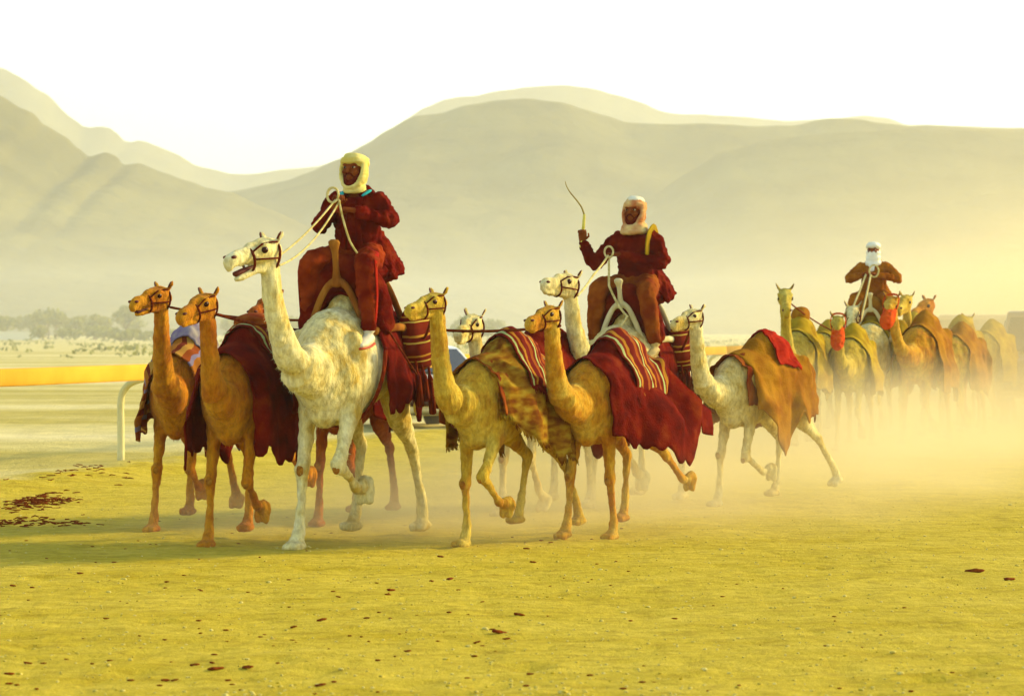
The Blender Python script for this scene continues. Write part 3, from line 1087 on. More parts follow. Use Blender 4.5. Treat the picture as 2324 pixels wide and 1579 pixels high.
def hand(mb, W, fwd, up, sgn, curl=1.0):
    """palm, four unequal bent fingers and a thumb from the side of the palm"""
    fwd = Vector(fwd).normalized(); up = Vector(up); up = (up - up.dot(fwd) * fwd).normalized()
    sd = fwd.cross(up) * sgn           # towards the thumb side
    W = Vector(W)
    mb.tube([(*(W - fwd * .02), .026, .022), (*(W + fwd * .02), .034, .020), (*(W + fwd * .06), .041, .018), (*(W + fwd * .088), .038, .016)], ref=tuple(up), seg=10, sub=2)
    for k, L in enumerate((.072, .082, .076, .06)):
        o = sd * (.030 - .020 * k)
        b = W + fwd * .082 + o
        c1 = .75 * curl; c2 = 1.9 * curl; c3 = 2.7 * curl
        p1 = b + (fwd * math.cos(c1) - up * math.sin(c1)) * L * .45
        p2 = p1 + (fwd * math.cos(c2) - up * math.sin(c2)) * L * .32
        p3 = p2 + (fwd * math.cos(c3) - up * math.sin(c3)) * L * .26
        mb.tube([(*b, .0095, .0095), (*p1, .009, .009), (*p2, .0085, .0085), (*p3, .007, .007)], ref=tuple(sd), seg=8)
    b = W + fwd * .03 + sd * .034
    p1 = b + (fwd * .6 + sd * .7 - up * .35).normalized() * .038
    p2 = p1 + (fwd * .9 + sd * .0 - up * .6).normalized() * .032
    mb.tube([(*b, .013, .012), (*p1, .0105, .0105), (*p2, .0085, .0085)], ref=tuple(up), seg=8)


def person(label, loc, rz, J, jacket, trousers, scarf_mat, scarf, shoe, sole, head_yaw=0, head_pitch=0, beard=True, flare=0.0, seed=1.0, group=None, jname='jacket'):
    root = empty('person', loc, rz)
    tag(root, label, 'person', group)
    V = {k: Vector(p) for k, p in J.items()}
    mb = MB()
    pel, ch, nk = V['pelvis'], V['chest'], V['neck']
    mb.tube([(*pel, .15, .10), (*pel.lerp(ch, .5), .13, .09), (*ch, .155, .10), (*(ch + Vector((0, 0, .10))), .14, .085), (*nk, .055, .055), (*(nk + Vector((.02, 0, .10))), .05, .055)], ref=(1, 0, 0), sub=2)
    HM = Matrix.Translation(nk + Vector((.03, 0, .05))) @ Matrix.Rotation(R(head_yaw), 4, 'Z') @ Matrix.Rotation(R(-head_pitch), 4, 'Y')
    mb.ball((0, 0, .13), (.098, .076, .112), M=HM)
    mb.tube([(.03, 0, .085, .062, .05), (.05, 0, .05, .052, .045), (.066, 0, .02, .032, .028)], ref=(1, 0, 0), seg=12, sub=2, M=HM)
    mb.tube([(.094, 0, .148, .010, .012), (.108, 0, .12, .013, .013), (.118, 0, .098, .019, .014)], ref=(1, 0, 0), seg=8, M=HM)
    for sg in (-1, 1):
        mb.ball((.083, sg * .034, .152), (.018, .032, .010), M=HM)
        mb.ball((.070, sg * .048, .098), (.026, .022, .020), M=HM)
        mb.ball((0, sg * .077, .115), (.02, .010, .032), M=HM)
    mb.ball((.098, 0, .068), (.013, .027, .007), M=HM)
    mb.ball((.095, 0, .055), (.013, .023, .008), M=HM)
    for q, sg in (('r', -1), ('l', 1)):
        S, E, W = V['sh_' + q], V['el_' + q], V['wr_' + q]
        mb.tube([(*S, .05, .05), (*S.lerp(E, .4), .046, .046), (*E, .036, .036), (*E.lerp(W, .35), .036, .038), (*W, .024, .026)], ref=(.3, .2, 1), sub=2)
        Hh, K, A = V['hip_' + q], V['kn_' + q], V['an_' + q]
        mb.tube([(*Hh, .075, .075), (*Hh.lerp(K, .5), .066, .066), (*K, .05, .05), (*K.lerp(A, .35), .048, .05), (*A, .03, .032)], ref=(.6, 0, .6), sub=2)
    me = mb.fuse_mesh(.0105, 2, 'person_body')
    hb = MB()
    for q, sg in (('r', -1), ('l', 1)):
        hand(hb, V['wr_' + q], V['hd_' + q], V['hu_' + q], sg)
    h2 = hb.fuse_mesh(.0045, 1, 'hands')
    bm = bmesh.new(); bm.from_mesh(me); bm.from_mesh(h2); bm.to_mesh(me); bm.free()
    bpy.data.meshes.remove(h2)
    body = link('body', me, SKIN, root)
    for sg in (-1, 1):
        m = MB(); m.ball((.084, sg * .034, .131), (.012, .016, .008), nu=10, nv=7, M=HM); e = m.build('eye', EYEW, body)
        m = MB(); m.ball((.094, sg * .034, .131), (.005, .008, .008), nu=8, nv=6, M=HM); m.build('iris', eye_mat, body)
    if beard:
        m = MB()
        m.tube([(.036, .066, .10, .012, .03), (.055, .052, .05, .014, .03), (.078, .028, .022, .016, .026), (.088, 0, .012, .018, .024), (.078, -.028, .022, .016, .026), (.055, -.052, .05, .014, .03), (.036, -.066, .10, .012, .03)], ref=(0, 0, 1), seg=8, sub=3, M=HM)
        m.tube([(.088, .034, .062, .006, .008), (.103, .016, .081, .007, .009), (.108, 0, .085, .007, .009), (.103, -.016, .081, .007, .009), (.088, -.034, .062, .006, .008)], ref=(0, 0, 1), seg=6, sub=2, M=HM)
        mm = m.fuse_mesh(.006, 1, 'beard')
        link('beard', mm, BEARD, root)
    # head scarf
    m = MB()
    T = lambda L, **k: m.tube(L, M=HM, sub=3, **k)

    def loop(z, rx, ry, r, tilt=0.0, x0=-.005, r2=None, ph=0.0):
        P = []
        for k in range(13):
            t = 2 * math.pi * k / 12 + ph
            P.append((x0 + math.cos(t) * rx, math.sin(t) * ry, z + math.cos(t) * tilt, r, r2 or r))
        T(P, ref=(0, 0, 1), seg=8)
    m.ball((-.008, 0, .178), (.112, .096, .066), M=HM)
    loop(.172, .102, .086, .020, .018, r2=.026)
    loop(.190, .098, .082, .022, -.016, r2=.022)
    loop(.208, .078, .064, .022, .012)
    m.ball((-.045, 0, .10), (.075, .088, .125), M=HM)
    if scarf in ('open', 'thick'):
        rr = .022 if scarf == 'open' else .024
        T([(.012, .090, .17, rr * .8, .04), (.022, .092, .12, rr * .8, .042), (.03, .082, .06, rr, .044), (.05, .05, .0, rr, .04), (.064, 0, -.018, rr, .036), (.05, -.05, .0, rr, .04), (.03, -.082, .06, rr, .044), (.022, -.092, .12, rr * .8, .042), (.012, -.090, .17, rr * .8, .04)], ref=(1, 0, 0), seg=8)
    if scarf == 'thick':
        loop(-.015, .090, .086, .034, -.02, r2=.036)
        loop(-.05, .098, .094, .034, -.02, r2=.03)
    if scarf == 'open':
        loop(-.025, .070, .064, .024, -.012, r2=.028)
    if scarf == 'veil':
        m.ball((.028, 0, .045), (.084, .084, .078), M=HM)
        loop(.088, .094, .088, .016, -.006, r2=.03)
        loop(.02, .090, .085, .022, -.02, r2=.036)
        loop(-.05, .085, .085, .030, -.02, r2=.04)
        m.tube([(.07, 0, -.03, .05, .03), (.10, 0, -.10, .045, .02), (.12, .01, -.17, .03, .014)], ref=(1, 0, 0), seg=8, sub=2, M=HM)
    me = m.fuse_mesh(.008, 2, 'scarf')
    wrinkle(me, .006, 11, seed, (.8, .8, 4.2))
    sc = link('headscarf', me, scarf_mat, root)
    # jacket
    m = MB()
    hem = pel + Vector((-.01, 0, -.06))
    m.tube([(*hem, .205 + flare * .3, .155), (*(pel + Vector((0, 0, .05))), .185, .140), (*pel.lerp(ch, .5), .172, .125), (*ch, .185, .125), (*(ch + Vector((0, 0, .08))), .182, .108), (*(ch + Vector((.0, 0, .145))), .14, .09), (*(nk + Vector((-.005, 0, .0))), .075, .075)], ref=(1, 0, 0), sub=3, seg=18, cap=.2)
    for q, sg in (('r', -1), ('l', 1)):
        S, E, W = V['sh_' + q], V['el_' + q], V['wr_' + q]
        W2 = E.lerp(W, .93)
        m.tube([(*(S + Vector((0, -sg * .03, .0))), .072, .078), (*S.lerp(E, .25), .070, .074), (*S.lerp(E, .7), .060, .064), (*E, .060, .062), (*E.lerp(W2, .45), .053, .053), (*W2, .042, .044)], ref=(.3, .2, 1), sub=3)
    if flare:
        m.tube([(*(pel + Vector((-.05, .10, .14))), .10, .08), (*(pel + Vector((-.10, .20, -.02))), .12, .06), (*(pel + Vector((-.14, .27, -.13))), .12, .035)], ref=(0, 1, 0), sub=2)
    me = m.fuse_mesh(.013, 3, jname)
    wrinkle(me, .022, 11, seed + 3, (1, 1, .40))
    wrinkle(me, .014, 9, seed + 5, (.5, .5, 2.2))
    wrinkle(me, .007, 26, seed + 6, (1, 1, .6))
    ja = link(jname, me, jacket, root)
    # collar
    m = MB()
    P = []
    for k in range(11):
        t = R(-140) + R(280) * k / 10 + math.pi
        P.append((nk.x + math.cos(t) * .078, math.sin(t) * .085, nk.z - .015 + .02 * math.cos(t), .010, .032))
    m.tube(P, ref=(0, 0, 1), seg=8)
    m.build('collar', jacket, ja)
    # trousers
    m = MB()
    m.ball(tuple(pel), (.15, .19, .13))
    m.ball((.10, 0, .03), (.15, .22, .10))
    for q, sg in (('r', -1), ('l', 1)):
        Hh, K, A = V['hip_' + q], V['kn_' + q], V['an_' + q]
        A2 = K.lerp(A, .93)
        m.tube([(*Hh, .110, .110), (*Hh.lerp(K, .5), .100, .100), (*K, .082, .082), (*K.lerp(A2, .4), .076, .080), (*A2, .056, .058)], ref=(.6, 0, .6), sub=3)
    me = m.fuse_mesh(.015, 3, 'trousers')
    wrinkle(me, .020, 11, seed + 8, (1, 1, .5))
    wrinkle(me, .012, 10, seed + 9, (.6, .6, 1.8))
    link('trousers', me, trousers, root)
    # shoes
    for q, sg in (('r', -1), ('l', 1)):
        K, A = V['kn_' + q], V['an_' + q]
        d = Vector(J['foot_dir']) if 'foot_dir' in J else Vector((1, 0, -.15))
        d.normalize()
        m = MB()
        m.tube([(*(A + Vector((0, 0, .03))), .045, .048), (*(A + Vector((0, 0, -.03)) - d * .015), .045, .055), (*(A + Vector((0, 0, -.055)) + d * .05), .045, .045), (*(A + Vector((0, 0, -.065)) + d * .13), .044, .032), (*(A + Vector((0, 0, -.07)) + d * .18), .03, .02)], ref=(0, 0, 1), sub=2, seg=10)
        s_ = link('shoe', m.fuse_mesh(.009, 2, 'shoe'), shoe, root)
        m = MB()
        m.tube([(*(A + Vector((0, 0, -.088)) - d * .06), .035, .012), (*(A + Vector((0, 0, -.092)) + d * .0), .044, .013), (*(A + Vector((0, 0, -.094)) + d * .10), .046, .012), (*(A + Vector((0, 0, -.088)) + d * .195), .03, .010)], ref=(0, 0, 1), sub=2, seg=10)
        m.build('sole', sole, s_)
    return root, V, HM


def seat_world(ci, x=-.12, lift=.075):
    z = max(top_z(ci, x - .06, 0), top_z(ci, x + .06, 0))
    return ci['M'] @ Vector((x, 0, z + lift))


def rider_joints(**kw):
    J = dict(pelvis=(0, 0, .10), chest=(.03, 0, .42), neck=(.05, 0, .575),
             sh_r=(.03, -.17, .52), sh_l=(.03, .17, .52), hip_r=(.03, -.11, .10), hip_l=(.03, .11, .10),
             kn_r=(.36, -.23, .05), kn_l=(.36, .23, .05), an_r=(.34, -.29, -.42), an_l=(.34, .29, -.42),
             el_r=(.06, -.29, .32), el_l=(.06, .29, .32), wr_r=(.30, -.08, .42), wr_l=(.30, .08, .40),
             hd_r=(.6, .7, .3), hd_l=(.6, -.7, .2), hu_r=(0, 0, 1), hu_l=(0, 0, 1))
    J.update(kw)
    return J


# --- white camel of the foremost rider
S1, zt1 = saddle(C1, 'wooden saddle with dark red cloths and striped bags under the foremost rider', M_RED, M_WOOD, (-.60, .22), .42, .42)
drape(C1, 'flank_cloth', M_YELLOW, -.80, -.32, lambda u: .10 + .28 * u, lambda u: .10 + .25 * u, off=.02, seed=4.0, fold=.02)
p1 = seat_world(C1)
rz1 = C1['root'].rotation_euler[2]
R1, V1, H1 = person('person in a dark red jacket and pale yellow headscarf riding the tall white camel', p1, rz1,
                    rider_joints(el_r=(.10, -.27, .33), wr_r=(.34, -.05, .46), el_l=(.06, .29, .36), wr_l=(.33, .10, .43), hd_r=(.3, .35, .75), hd_l=(.35, -.9, .12), kn_r=(.38, -.23, .04), kn_l=(.40, .22, .03), an_r=(.22, -.31, -.46), an_l=(.47, .27, -.47)),
                    M_JACKET, noisy('maroon_trousers', (.11, .004, .0006), (.26, .035, .004), scale=6, bump=.6, bump_scale=60, detail=9), noisy('pale_yellow_scarf', (.58, .46, .10), (.74, .63, .22), scale=9, bump=.3), 'open', SHOE, SOLE, head_yaw=-6, head_pitch=2, flare=.10, seed=1.3)
# teal shirt collar points
M_TEAL = noisy('teal_shirt', (.02, .30, .32), (.05, .42, .40), scale=9, bump=.2)
for sg in (-1, 1):
    m = MB()
    m.tube([(.03, sg * .098, .588, .010, .024), (.08, sg * .098, .572, .009, .028), (.130, sg * .085, .548, .007, .012)], ref=(0, 1, .2), seg=8, sub=2)
    m.build('shirt_collar', M_TEAL, R1)

for sg in (-1, 1):
    m = MB()
    m.tube([(.145, sg * .06, .53, .030, .008), (.172, sg * .055, .42, .026, .008), (.160, sg * .06, .28, .024, .008), (.158, sg * .075, .12, .026, .008), (.165, sg * .10, .02, .03, .008)], ref=(1, 0, 0), seg=8, sub=3)
    for _i, _q in enumerate(m.v): m.v[_i] = _q + Vector((-.012, 0, 0))
    m.build('jacket_edge', M_RED, R1)
    m = MB()
    K_, A_, H_ = V1['kn_l' if sg > 0 else 'kn_r'], V1['an_l' if sg > 0 else 'an_r'], V1['hip_l' if sg > 0 else 'hip_r']
    off = Vector((.0, sg * .078, .02))
    m.tube([(*(H_.lerp(K_, .5) + Vector((0, sg * .07, .06))), .006, .022), (*(K_ + off), .006, .024), (*(K_.lerp(A_, .5) + off), .006, .022), (*(K_.lerp(A_, .88) + off * .7), .006, .020)], ref=(1, 0, 0), seg=8, sub=3)
    m.build('side_stripe', M_SCARLET, R1)

# --- second rider
S2, zt2 = saddle(C2, 'saddle with a pale rounded front arch under the whip rider', M_RED, M_PALEWOOD, (-.55, .22), .40, .40, bag_mat=M_BAGSTR, post_h=.24)
p2 = seat_world(C2)
rz2 = C2['root'].rotation_euler[2]
R2, V2, H2 = person('person in a dark sweater with a thick scarf, raising a whip', p2, rz2,
                    rider_joints(el_r=(.10, -.38, .28), wr_r=(.22, -.45, .48), el_l=(.04, .28, .28), wr_l=(.32, -.06, .36), hd_r=(.06, .05, 1), hd_l=(.4, -.9, .0), hu_r=(-1, -.2, .1), an_l=(.32, .30, -.46), kn_l=(.36, .24, .0)),
                    M_JACKET, M_BROWNRED, noisy('red_and_cream_scarf', (.40, .10, .03), (.72, .56, .22), scale=6, bump=.4, detail=7), 'thick', SANDAL, SANDAL, head_yaw=-4, head_pitch=6, flare=.08, seed=2.9, jname='sweater')
m = MB()
m.tube([(-.10, .17, .30, .03, .010), (-.03, .17, .56, .045, .012), (.06, .17, .585, .05, .012), (.155, .165, .50, .05, .010), (.175, .165, .36, .045, .010)], ref=(0, 1, 0), seg=8, sub=3)
me = m.mesh('strap'); link('shoulder_strap', me, M_OLIVE, R2)
m = MB(); m.ball((0, 0, .222), (.098, .084, .050), M=H2); me = m.fuse_mesh(.01, 2, 'cap'); wrinkle(me, .006, 14, 3.0, (1, 1, 2)); link('white_cap', me, noisy('white_cap_cloth', (.70, .64, .42), (.82, .78, .58), scale=8), R2)

# --- third rider
S3, zt3 = saddle(C3, 'dusty saddle under the veiled rider', M_RUST, M_PALEWOOD, (-.55, .22), .36, .36, bag_mat=M_OLIVE, post_h=.24)
p3 = seat_world(C3)
rz3 = C3['root'].rotation_euler[2]
M_COAT = noisy('brown_coat', (.22, .055, .002), (.32, .11, .004), scale=6, bump=.4, bump_scale=40)
R3, V3, H3 = person('person in a brown coat with a white veil wound round the face', p3, rz3,
                    rider_joints(el_r=(.04, -.36, .34), wr_r=(.30, -.12, .40), el_l=(.04, .36, .34), wr_l=(.30, .06, .40)),
                    M_COAT, M_COAT, noisy('white_veil', (.72, .70, .55), (.84, .82, .68), scale=9, bump=.3), 'veil', SANDAL, SANDAL, head_yaw=-4, beard=False, flare=.06, seed=4.4, jname='coat')

# --- blankets of the led camels
def rag(u, base, amp, k, seed):
    return max(.02, base + amp * math.sin(u * k + seed) + amp * .7 * noise.noise(Vector((u * 3.5, seed, 1.0))))


M_PLAID = striped('plaid_rug', [(0, (.24, .05, .006)), (.22, (.20, .17, .26)), (.34, (.34, .12, .012)), (.62, (.14, .02, .004)), (.78, (.40, .20, .03))], 'V', 7.0, wob=.05)
drape(CA, 'blanket', M_PLAID, -.74, .66, xmax=.60, dropL= lambda u: rag(u, .56, .05, 7, 1), dropR=lambda u: rag(u, .46, .05, 7, 2), seed=1.0)
drape(CA, 'hump_cloth', M_BLUE, -.50, .24, .02, .02, off=.055, seed=2.0, fold=.01, wide=.28)
drape(CB, 'blanket', M_RED, -.76, .68, xmax=.60, dropL= lambda u: rag(u, .70 - .12 * u, .06, 7, 3), dropR=lambda u: rag(u, .62, .05, 7, 1), seed=3.0)
drape(CB, 'hump_cloth', M_BAND, -.46, .16, .03, .03, off=.06, seed=5.0, fold=.01, wide=.26, fringe=.05)
uvgrid_bag('pack', (-.14, 0, CB['dz'] + 1.92), (.24, .15, .09), M_BROWNRED, CB['root'], .1, 2.0)
drape(CD, 'blanket', M_RED, -.74, .44, lambda u: rag(u, .45, .05, 8, 3), lambda u: rag(u, .45, .05, 8, 1), seed=6.0)
drape(CE, 'blanket', M_STREAK, -.80, .58, lambda u: rag(u, .72 - .42 * u, .04, 8, 3), lambda u: rag(u, .5, .05, 7, 1), seed=7.0, fold=.05, kf=7, fringe=.05, xmax=.54)
drape(CE, 'hump_cloth', M_BAND, -.52, .12, .06, .06, off=.06, seed=8.0, fold=.02, wide=.29, fringe=.06)
drape(CE, 'breast_cloth', M_BROWNRED, .34, .58, lambda u: .42 - .1 * u, lambda u: .52 - .1 * u, off=.02, seed=8.5, fold=.03, wide=.25)


def fly(p, u, t, hang):
    # the wind lifts the near side and the rear edge of the cloth
    if t > 0 and hang > 0:
        k = (1 - u) ** 1.2 * min(1.0, hang / .5)
        p = p + Vector((-.26 * k, .30 * k, .20 * k))
    return p


drape(CG, 'blanket', M_RED, -.86, .58, lambda u: rag(u, .70 + .30 * math.exp(-((u - .42) / .13) ** 2) - .2 * u, .04, 8, 2), lambda u: rag(u, .6, .05, 7, 1), seed=9.0, fold=.05, kf=6, blow=fly, xmax=.54)
drape(CG, 'hump_cloth', M_BAND, -.56, .18, .22, .10, off=.06, seed=10.0, fold=.02, wide=.29, fringe=.07)
drape(CH, 'blanket', M_RUST, -.78, .52, lambda u: rag(u, .42 + .38 * math.exp(-((u - .62) / .18) ** 2), .05, 9, 2), lambda u: rag(u, .5, .05, 7, 1), seed=11.0, fold=.05, kf=7)
drape(CH, 'back_cloth', M_SCARLET, -.40, .02, .02, .02, off=.055, seed=12.0, fold=.01, wide=.24)
drape(CH, 'breast_cloth', M_BROWNRED, .34, .60, lambda u: .40, lambda u: .50, off=.02, seed=12.5, fold=.03, wide=.25)
drape(CF, 'blanket', M_RED, -.78, .52, .62, .60, seed=13.0, fold=.05)
drape(CI, 'blanket', M_OLIVE, -.78, .46, lambda u: rag(u, .56, .05, 8, 4), lambda u: rag(u, .5, .05, 7, 1), seed=14.0, fold=.05)
uvgrid_bag('pack', (-.12, 0, CI['dz'] + 1.94), (.20, .13, .12), M_RUST, CI['root'], .1, 5.0)
drape(CL, 'blanket', M_OLIVE, -.78, .46, lambda u: rag(u, .58, .05, 8, 5), lambda u: rag(u, .5, .05, 7, 1), seed=15.0, fold=.05)
drape(C3, 'blanket', M_OLIVE, -.80, .40, .52, .52, seed=16.0, fold=.04, off=.02)
drape(CJ, 'blanket', M_RUST, -.80, .46, lambda u: rag(u, .66, .05, 8, 6), lambda u: rag(u, .6, .05, 7, 1), seed=17.0, fold=.05)
drape(CK, 'blanket', M_OLIVE, -.80, .46, lambda u: rag(u, .60, .05, 8, 7), lambda u: rag(u, .6, .05, 7, 1), seed=18.0, fold=.05)
drape(CM, 'blanket', M_OLIVE, -.80, .46, lambda u: rag(u, .62, .05, 8, 8), lambda u: rag(u, .6, .05, 7, 1), seed=19.0, fold=.05)


for _c, _m, _sd in ((CN, M_RUST, 20.0), (CO, M_OLIVE, 21.0), (CP, M_OLIVE, 22.0)):
    drape(_c, 'blanket', _m, -.80, .46, .60, .60, seed=_sd, fold=.05)


def muzzle_bag(ci):
    m = MB()
    m.tube([(.13, 0, -.03, .086, .10), (.24, 0, -.05, .09, .10), (.36, 0, -.055, .095, .105), (.46, 0, -.06, .09, .10), (.54, 0, -.065, .06, .07)], sub=3, seg=14, M=ci['HM'])
    me = m.fuse_mesh(.014, 2, 'muzzle_bag'); wrinkle(me, .022, 11, 3.0)
    link('muzzle_bag', me, M_BAGRED, ci['root'])
    m = MB()
    m.tube([(.16, .09, .0, .008, .016), (.05, .104, .06, .008, .016), (-.05, .08, .10, .008, .016), (-.07, 0, .115, .008, .016), (-.05, -.08, .10, .008, .016), (.05, -.104, .06, .008, .016), (.16, -.09, .0, .008, .016)], sub=3, seg=6, M=ci['HM'])
    m.build('bag_strap', M_BAGRED, ci['root'])


muzzle_bag(CJ)
muzzle_bag(CL)

# --- ropes, reins, whip
def on(ci, x, y, z):
    return ci['M'] @ Vector((x, y, ci['dz'] + z))


def handpos(root, V, q, d=.08):
    Mx = Matrix.Translation(root.location) @ Matrix.Rotation(root.rotation_euler[2], 4, 'Z')
    return Mx @ (V['wr_' + q] + V['hd_' + q].normalized() * d)


a1 = on(C1, -.05, -.34, 1.60)
rope('lead_rope', [CA['jaw_l'], on(C1, -.05, -.33, 1.64)], .010, rope_dark, 'dark lead rope from the leftmost camel to the white camel\'s saddle', sag=.03)
rope('lead_rope', [CB['jaw_l'], on(C1, -.05, -.35, 1.56)], .012, rope_dark, 'dark lead rope from the camel in the dark red blanket to the saddle', sag=.02)
rope('lead_rope', [CE['jaw_r'], on(C1, -.48, .36, 1.50)], .010, rope_dark, 'short dark lead rope from the straw camel to the striped saddle bag', sag=.04)
rope('lead_rope', [CG['jaw_l'], on(C1, -.50, .34, 1.58)], .011, rope_dark, 'long dark lead rope from the fawn camel past the straw camel\'s head', sag=.03)
rope('lead_rope', [CH['jaw_r'], on(C2, -.30, .36, 1.46)], .013, rope_dark, 'dark lead rope from the running cream camel to the whip rider\'s saddle', sag=.02)
rope('lead_rope', [CI['jaw_l'], on(C3, -.2, -.34, 1.5)], .010, rope_dark, 'thin lead rope from the olive camel to the veiled rider\'s saddle', sag=.05)
rope('lead_rope', [CM['jaw_r'], on(C3, -.3, .34, 1.5)], .011, rope_dark, 'thin lead rope running right of the red muzzle bag', sag=.03)

hr, hl = handpos(R1, V1, 'r'), handpos(R1, V1, 'l')
rope('rein', [C1['jaw_r'], hr], .0075, rope_pale, 'pale rein from the tall white camel\'s far cheek to its rider\'s hands', 'rein', sag=.05)
rope('rein', [C1['jaw_l'], hr + Vector((.02, .0, -.02))], .0075, rope_pale, 'pale rein from the tall white camel\'s near cheek to its rider\'s hands', 'rein', sag=.08)


def coil(name, c, r, n, thick, mat, label, drop, rz=0.0, tail=None):
    P = []
    for k in range(n * 16 + 1):
        t = 2 * math.pi * k / 16
        rr = r * (1 + .12 * math.sin(k * .37))
        P.append((c[0] + math.cos(t) * rr * .75, c[1] + .02 * math.sin(k * .21) + math.sin(t) * rr * .2, c[2] + math.sin(t) * rr + r * .5, thick, thick))
    last = Vector(P[-1][:3])
    for q in tail or ():
        last = last + Vector(q)
        P.append((*last, thick, thick))
    m = MB(); m.tube(P, ref=(.2, 1, .1), seg=8, sub=2)
    o = m.build(name, mat)
    return tag(o, label, 'rope')


coil('rope_coil', hr + Vector((-.03, -.05, -.02)), .055, 2, .008, rope_pale, 'pale coiled rope end hanging from the foremost rider\'s fist', .3, tail=[(.02, -.02, -.10), (.03, 0, -.12), (.04, 0, -.12), (.05, 0, -.08)])
hl2 = handpos(R2, V2, 'l')
rope('rein', [C2['jaw_l'], C2['jaw_l'].lerp(hl2, .5), hl2], .010, rope_pale, 'pale rein from the whip rider\'s camel to his left hand', 'rein', sag=.01)
rope('rein', [hl2, hl2 + Vector((0, -.05, -.28)), on(C2, .42, .12, 1.80), on(C2, .62, .02, 1.62)], .011, rope_pale, 'loose pale rope hanging from the whip rider\'s hand past the saddle arch', 'rope', sag=.03)
coil('rope_coil', hl2 + Vector((0, -.04, -.01)), .05, 1, .009, rope_pale, 'small loop of pale rope above the whip rider\'s left hand', .2)
hl3, hr3 = handpos(R3, V3, 'l'), handpos(R3, V3, 'r')
rope('rein', [C3['jaw_r'], hr3], .014, rope_pale, 'left one of the veiled rider\'s two pale reins', 'rein', sag=.02)
rope('rein', [C3['jaw_l'], hl3], .014, rope_pale, 'right one of the veiled rider\'s two pale reins', 'rein', sag=.02)
coil('rope_coil', hl3 + Vector((.04, -.04, -.02)), .085, 1, .012, rope_pale, 'loop of pale rope in front of the veiled rider\'s brown coat', .2)

hw = handpos(R2, V2, 'r', .055)
wp = tag(empty('riding_whip', hw), 'thin curved whip with a yellow grip raised in a fist', 'whip')
m = MB(); m.tube([(-.012, 0, -.10, .017, .017), (.0, 0, .0, .015, .015), (.012, 0, .12, .015, .015), (.016, 0, .19, .012, .012)], ref=(1, 0, 0), seg=10, sub=2); m.build('grip', noisy('yellow_tape', (.58, .48, .05), (.72, .62, .14), scale=20), wp)
m = MB(); m.tube([(.016, 0, .19, .008, .008), (-.01, 0, .26, .0075, .0075), (-.06, 0, .33, .0065, .0065), (-.11, .01, .39, .0055, .0055), (-.145, .01, .45, .0045, .0045), (-.155, .01, .49, .0035, .0035)], ref=(1, 0, 0), seg=8, sub=3); m.build('lash', noisy('brown_cane', (.24, .16, .03), (.36, .28, .08), scale=20), wp)
s0 = at(868, 728, 20.9); s1 = at(946, 850, 21.1)
rope('riding_stick', [s0, s1], .008, rope_dark, 'thin dark stick slanting down behind the foremost rider\'s saddle', 'stick')

# ------------------------------------------------------------------ rail fence along the track
M_RAIL = noisy('yellow_rail_plastic', (.56, .29, .03), (.64, .34, .04), scale=2, bump=.05, rough=.9)
M_POST = noisy('cream_post_plastic', (.58, .50, .20), (.70, .62, .30), scale=3, bump=.05, rough=.5)
fence = tag(empty('rail_fence', P0), 'long yellow track rail on curved cream posts', 'fence')


def alongrail(s, d=0.0, z=0.0):
    q = TR * s + TN * d
    return Vector((q.x, q.y, z))


s_post = 4.15
STEP = 7.0
ks = list(range(-3, 12))
for k in ks:
    s = s_post + k * STEP
    m = MB()
    g = ground_z(*(P0 + alongrail(s, .42)).xy)
    m.tube([(*alongrail(s, .42, g - .05), .045, .045), (*alongrail(s, .42, .45), .043, .043), (*alongrail(s, .42, .72), .042, .042), (*alongrail(s, .38, .86), .042, .042), (*alongrail(s, .27, .955), .042, .042), (*alongrail(s, .10, 1.0), .040, .040), (*alongrail(s, .0, 1.02), .04, .04)], ref=(1, 0, 0), seg=12, sub=3)
    m.build('post', M_POST, fence)
    m = MB()
    m.tube([(*alongrail(s + .02, 0, 1.08), .022, .098), (*alongrail(s + STEP * .5, 0, 1.078), .022, .098), (*alongrail(s + STEP - .02, 0, 1.08), .022, .098)], ref=(0, 0, 1), seg=14, cap=.05)
    m.build('rail', M_RAIL, fence)

# ------------------------------------------------------------------ vehicles
M_WHITEPAINT = plain('white_car_paint', (.74, .70, .58), rough=.25, spec=.5, coat=.5)
M_GREYPAINT = plain('grey_car_paint', (.22, .17, .08), rough=.35, spec=.5, coat=.4)
M_GLASS = plain('car_glass', (.05, .045, .03), rough=.05, spec=.8)
M_TYRE = plain('tyre_rubber', (.025, .015, .010), rough=.85)
M_RIM = plain('wheel_rim', (.45, .42, .35), rough=.35, metal=.6)
M_TRIM = plain('dark_trim', (.06, .02, .008), rough=.6)
M_LAMP = plain('head_lamp', (.70, .66, .50), rough=.1, spec=.8)
M_TAIL = plain('tail_lamp', (.45, .02, .01), rough=.2, spec=.6)


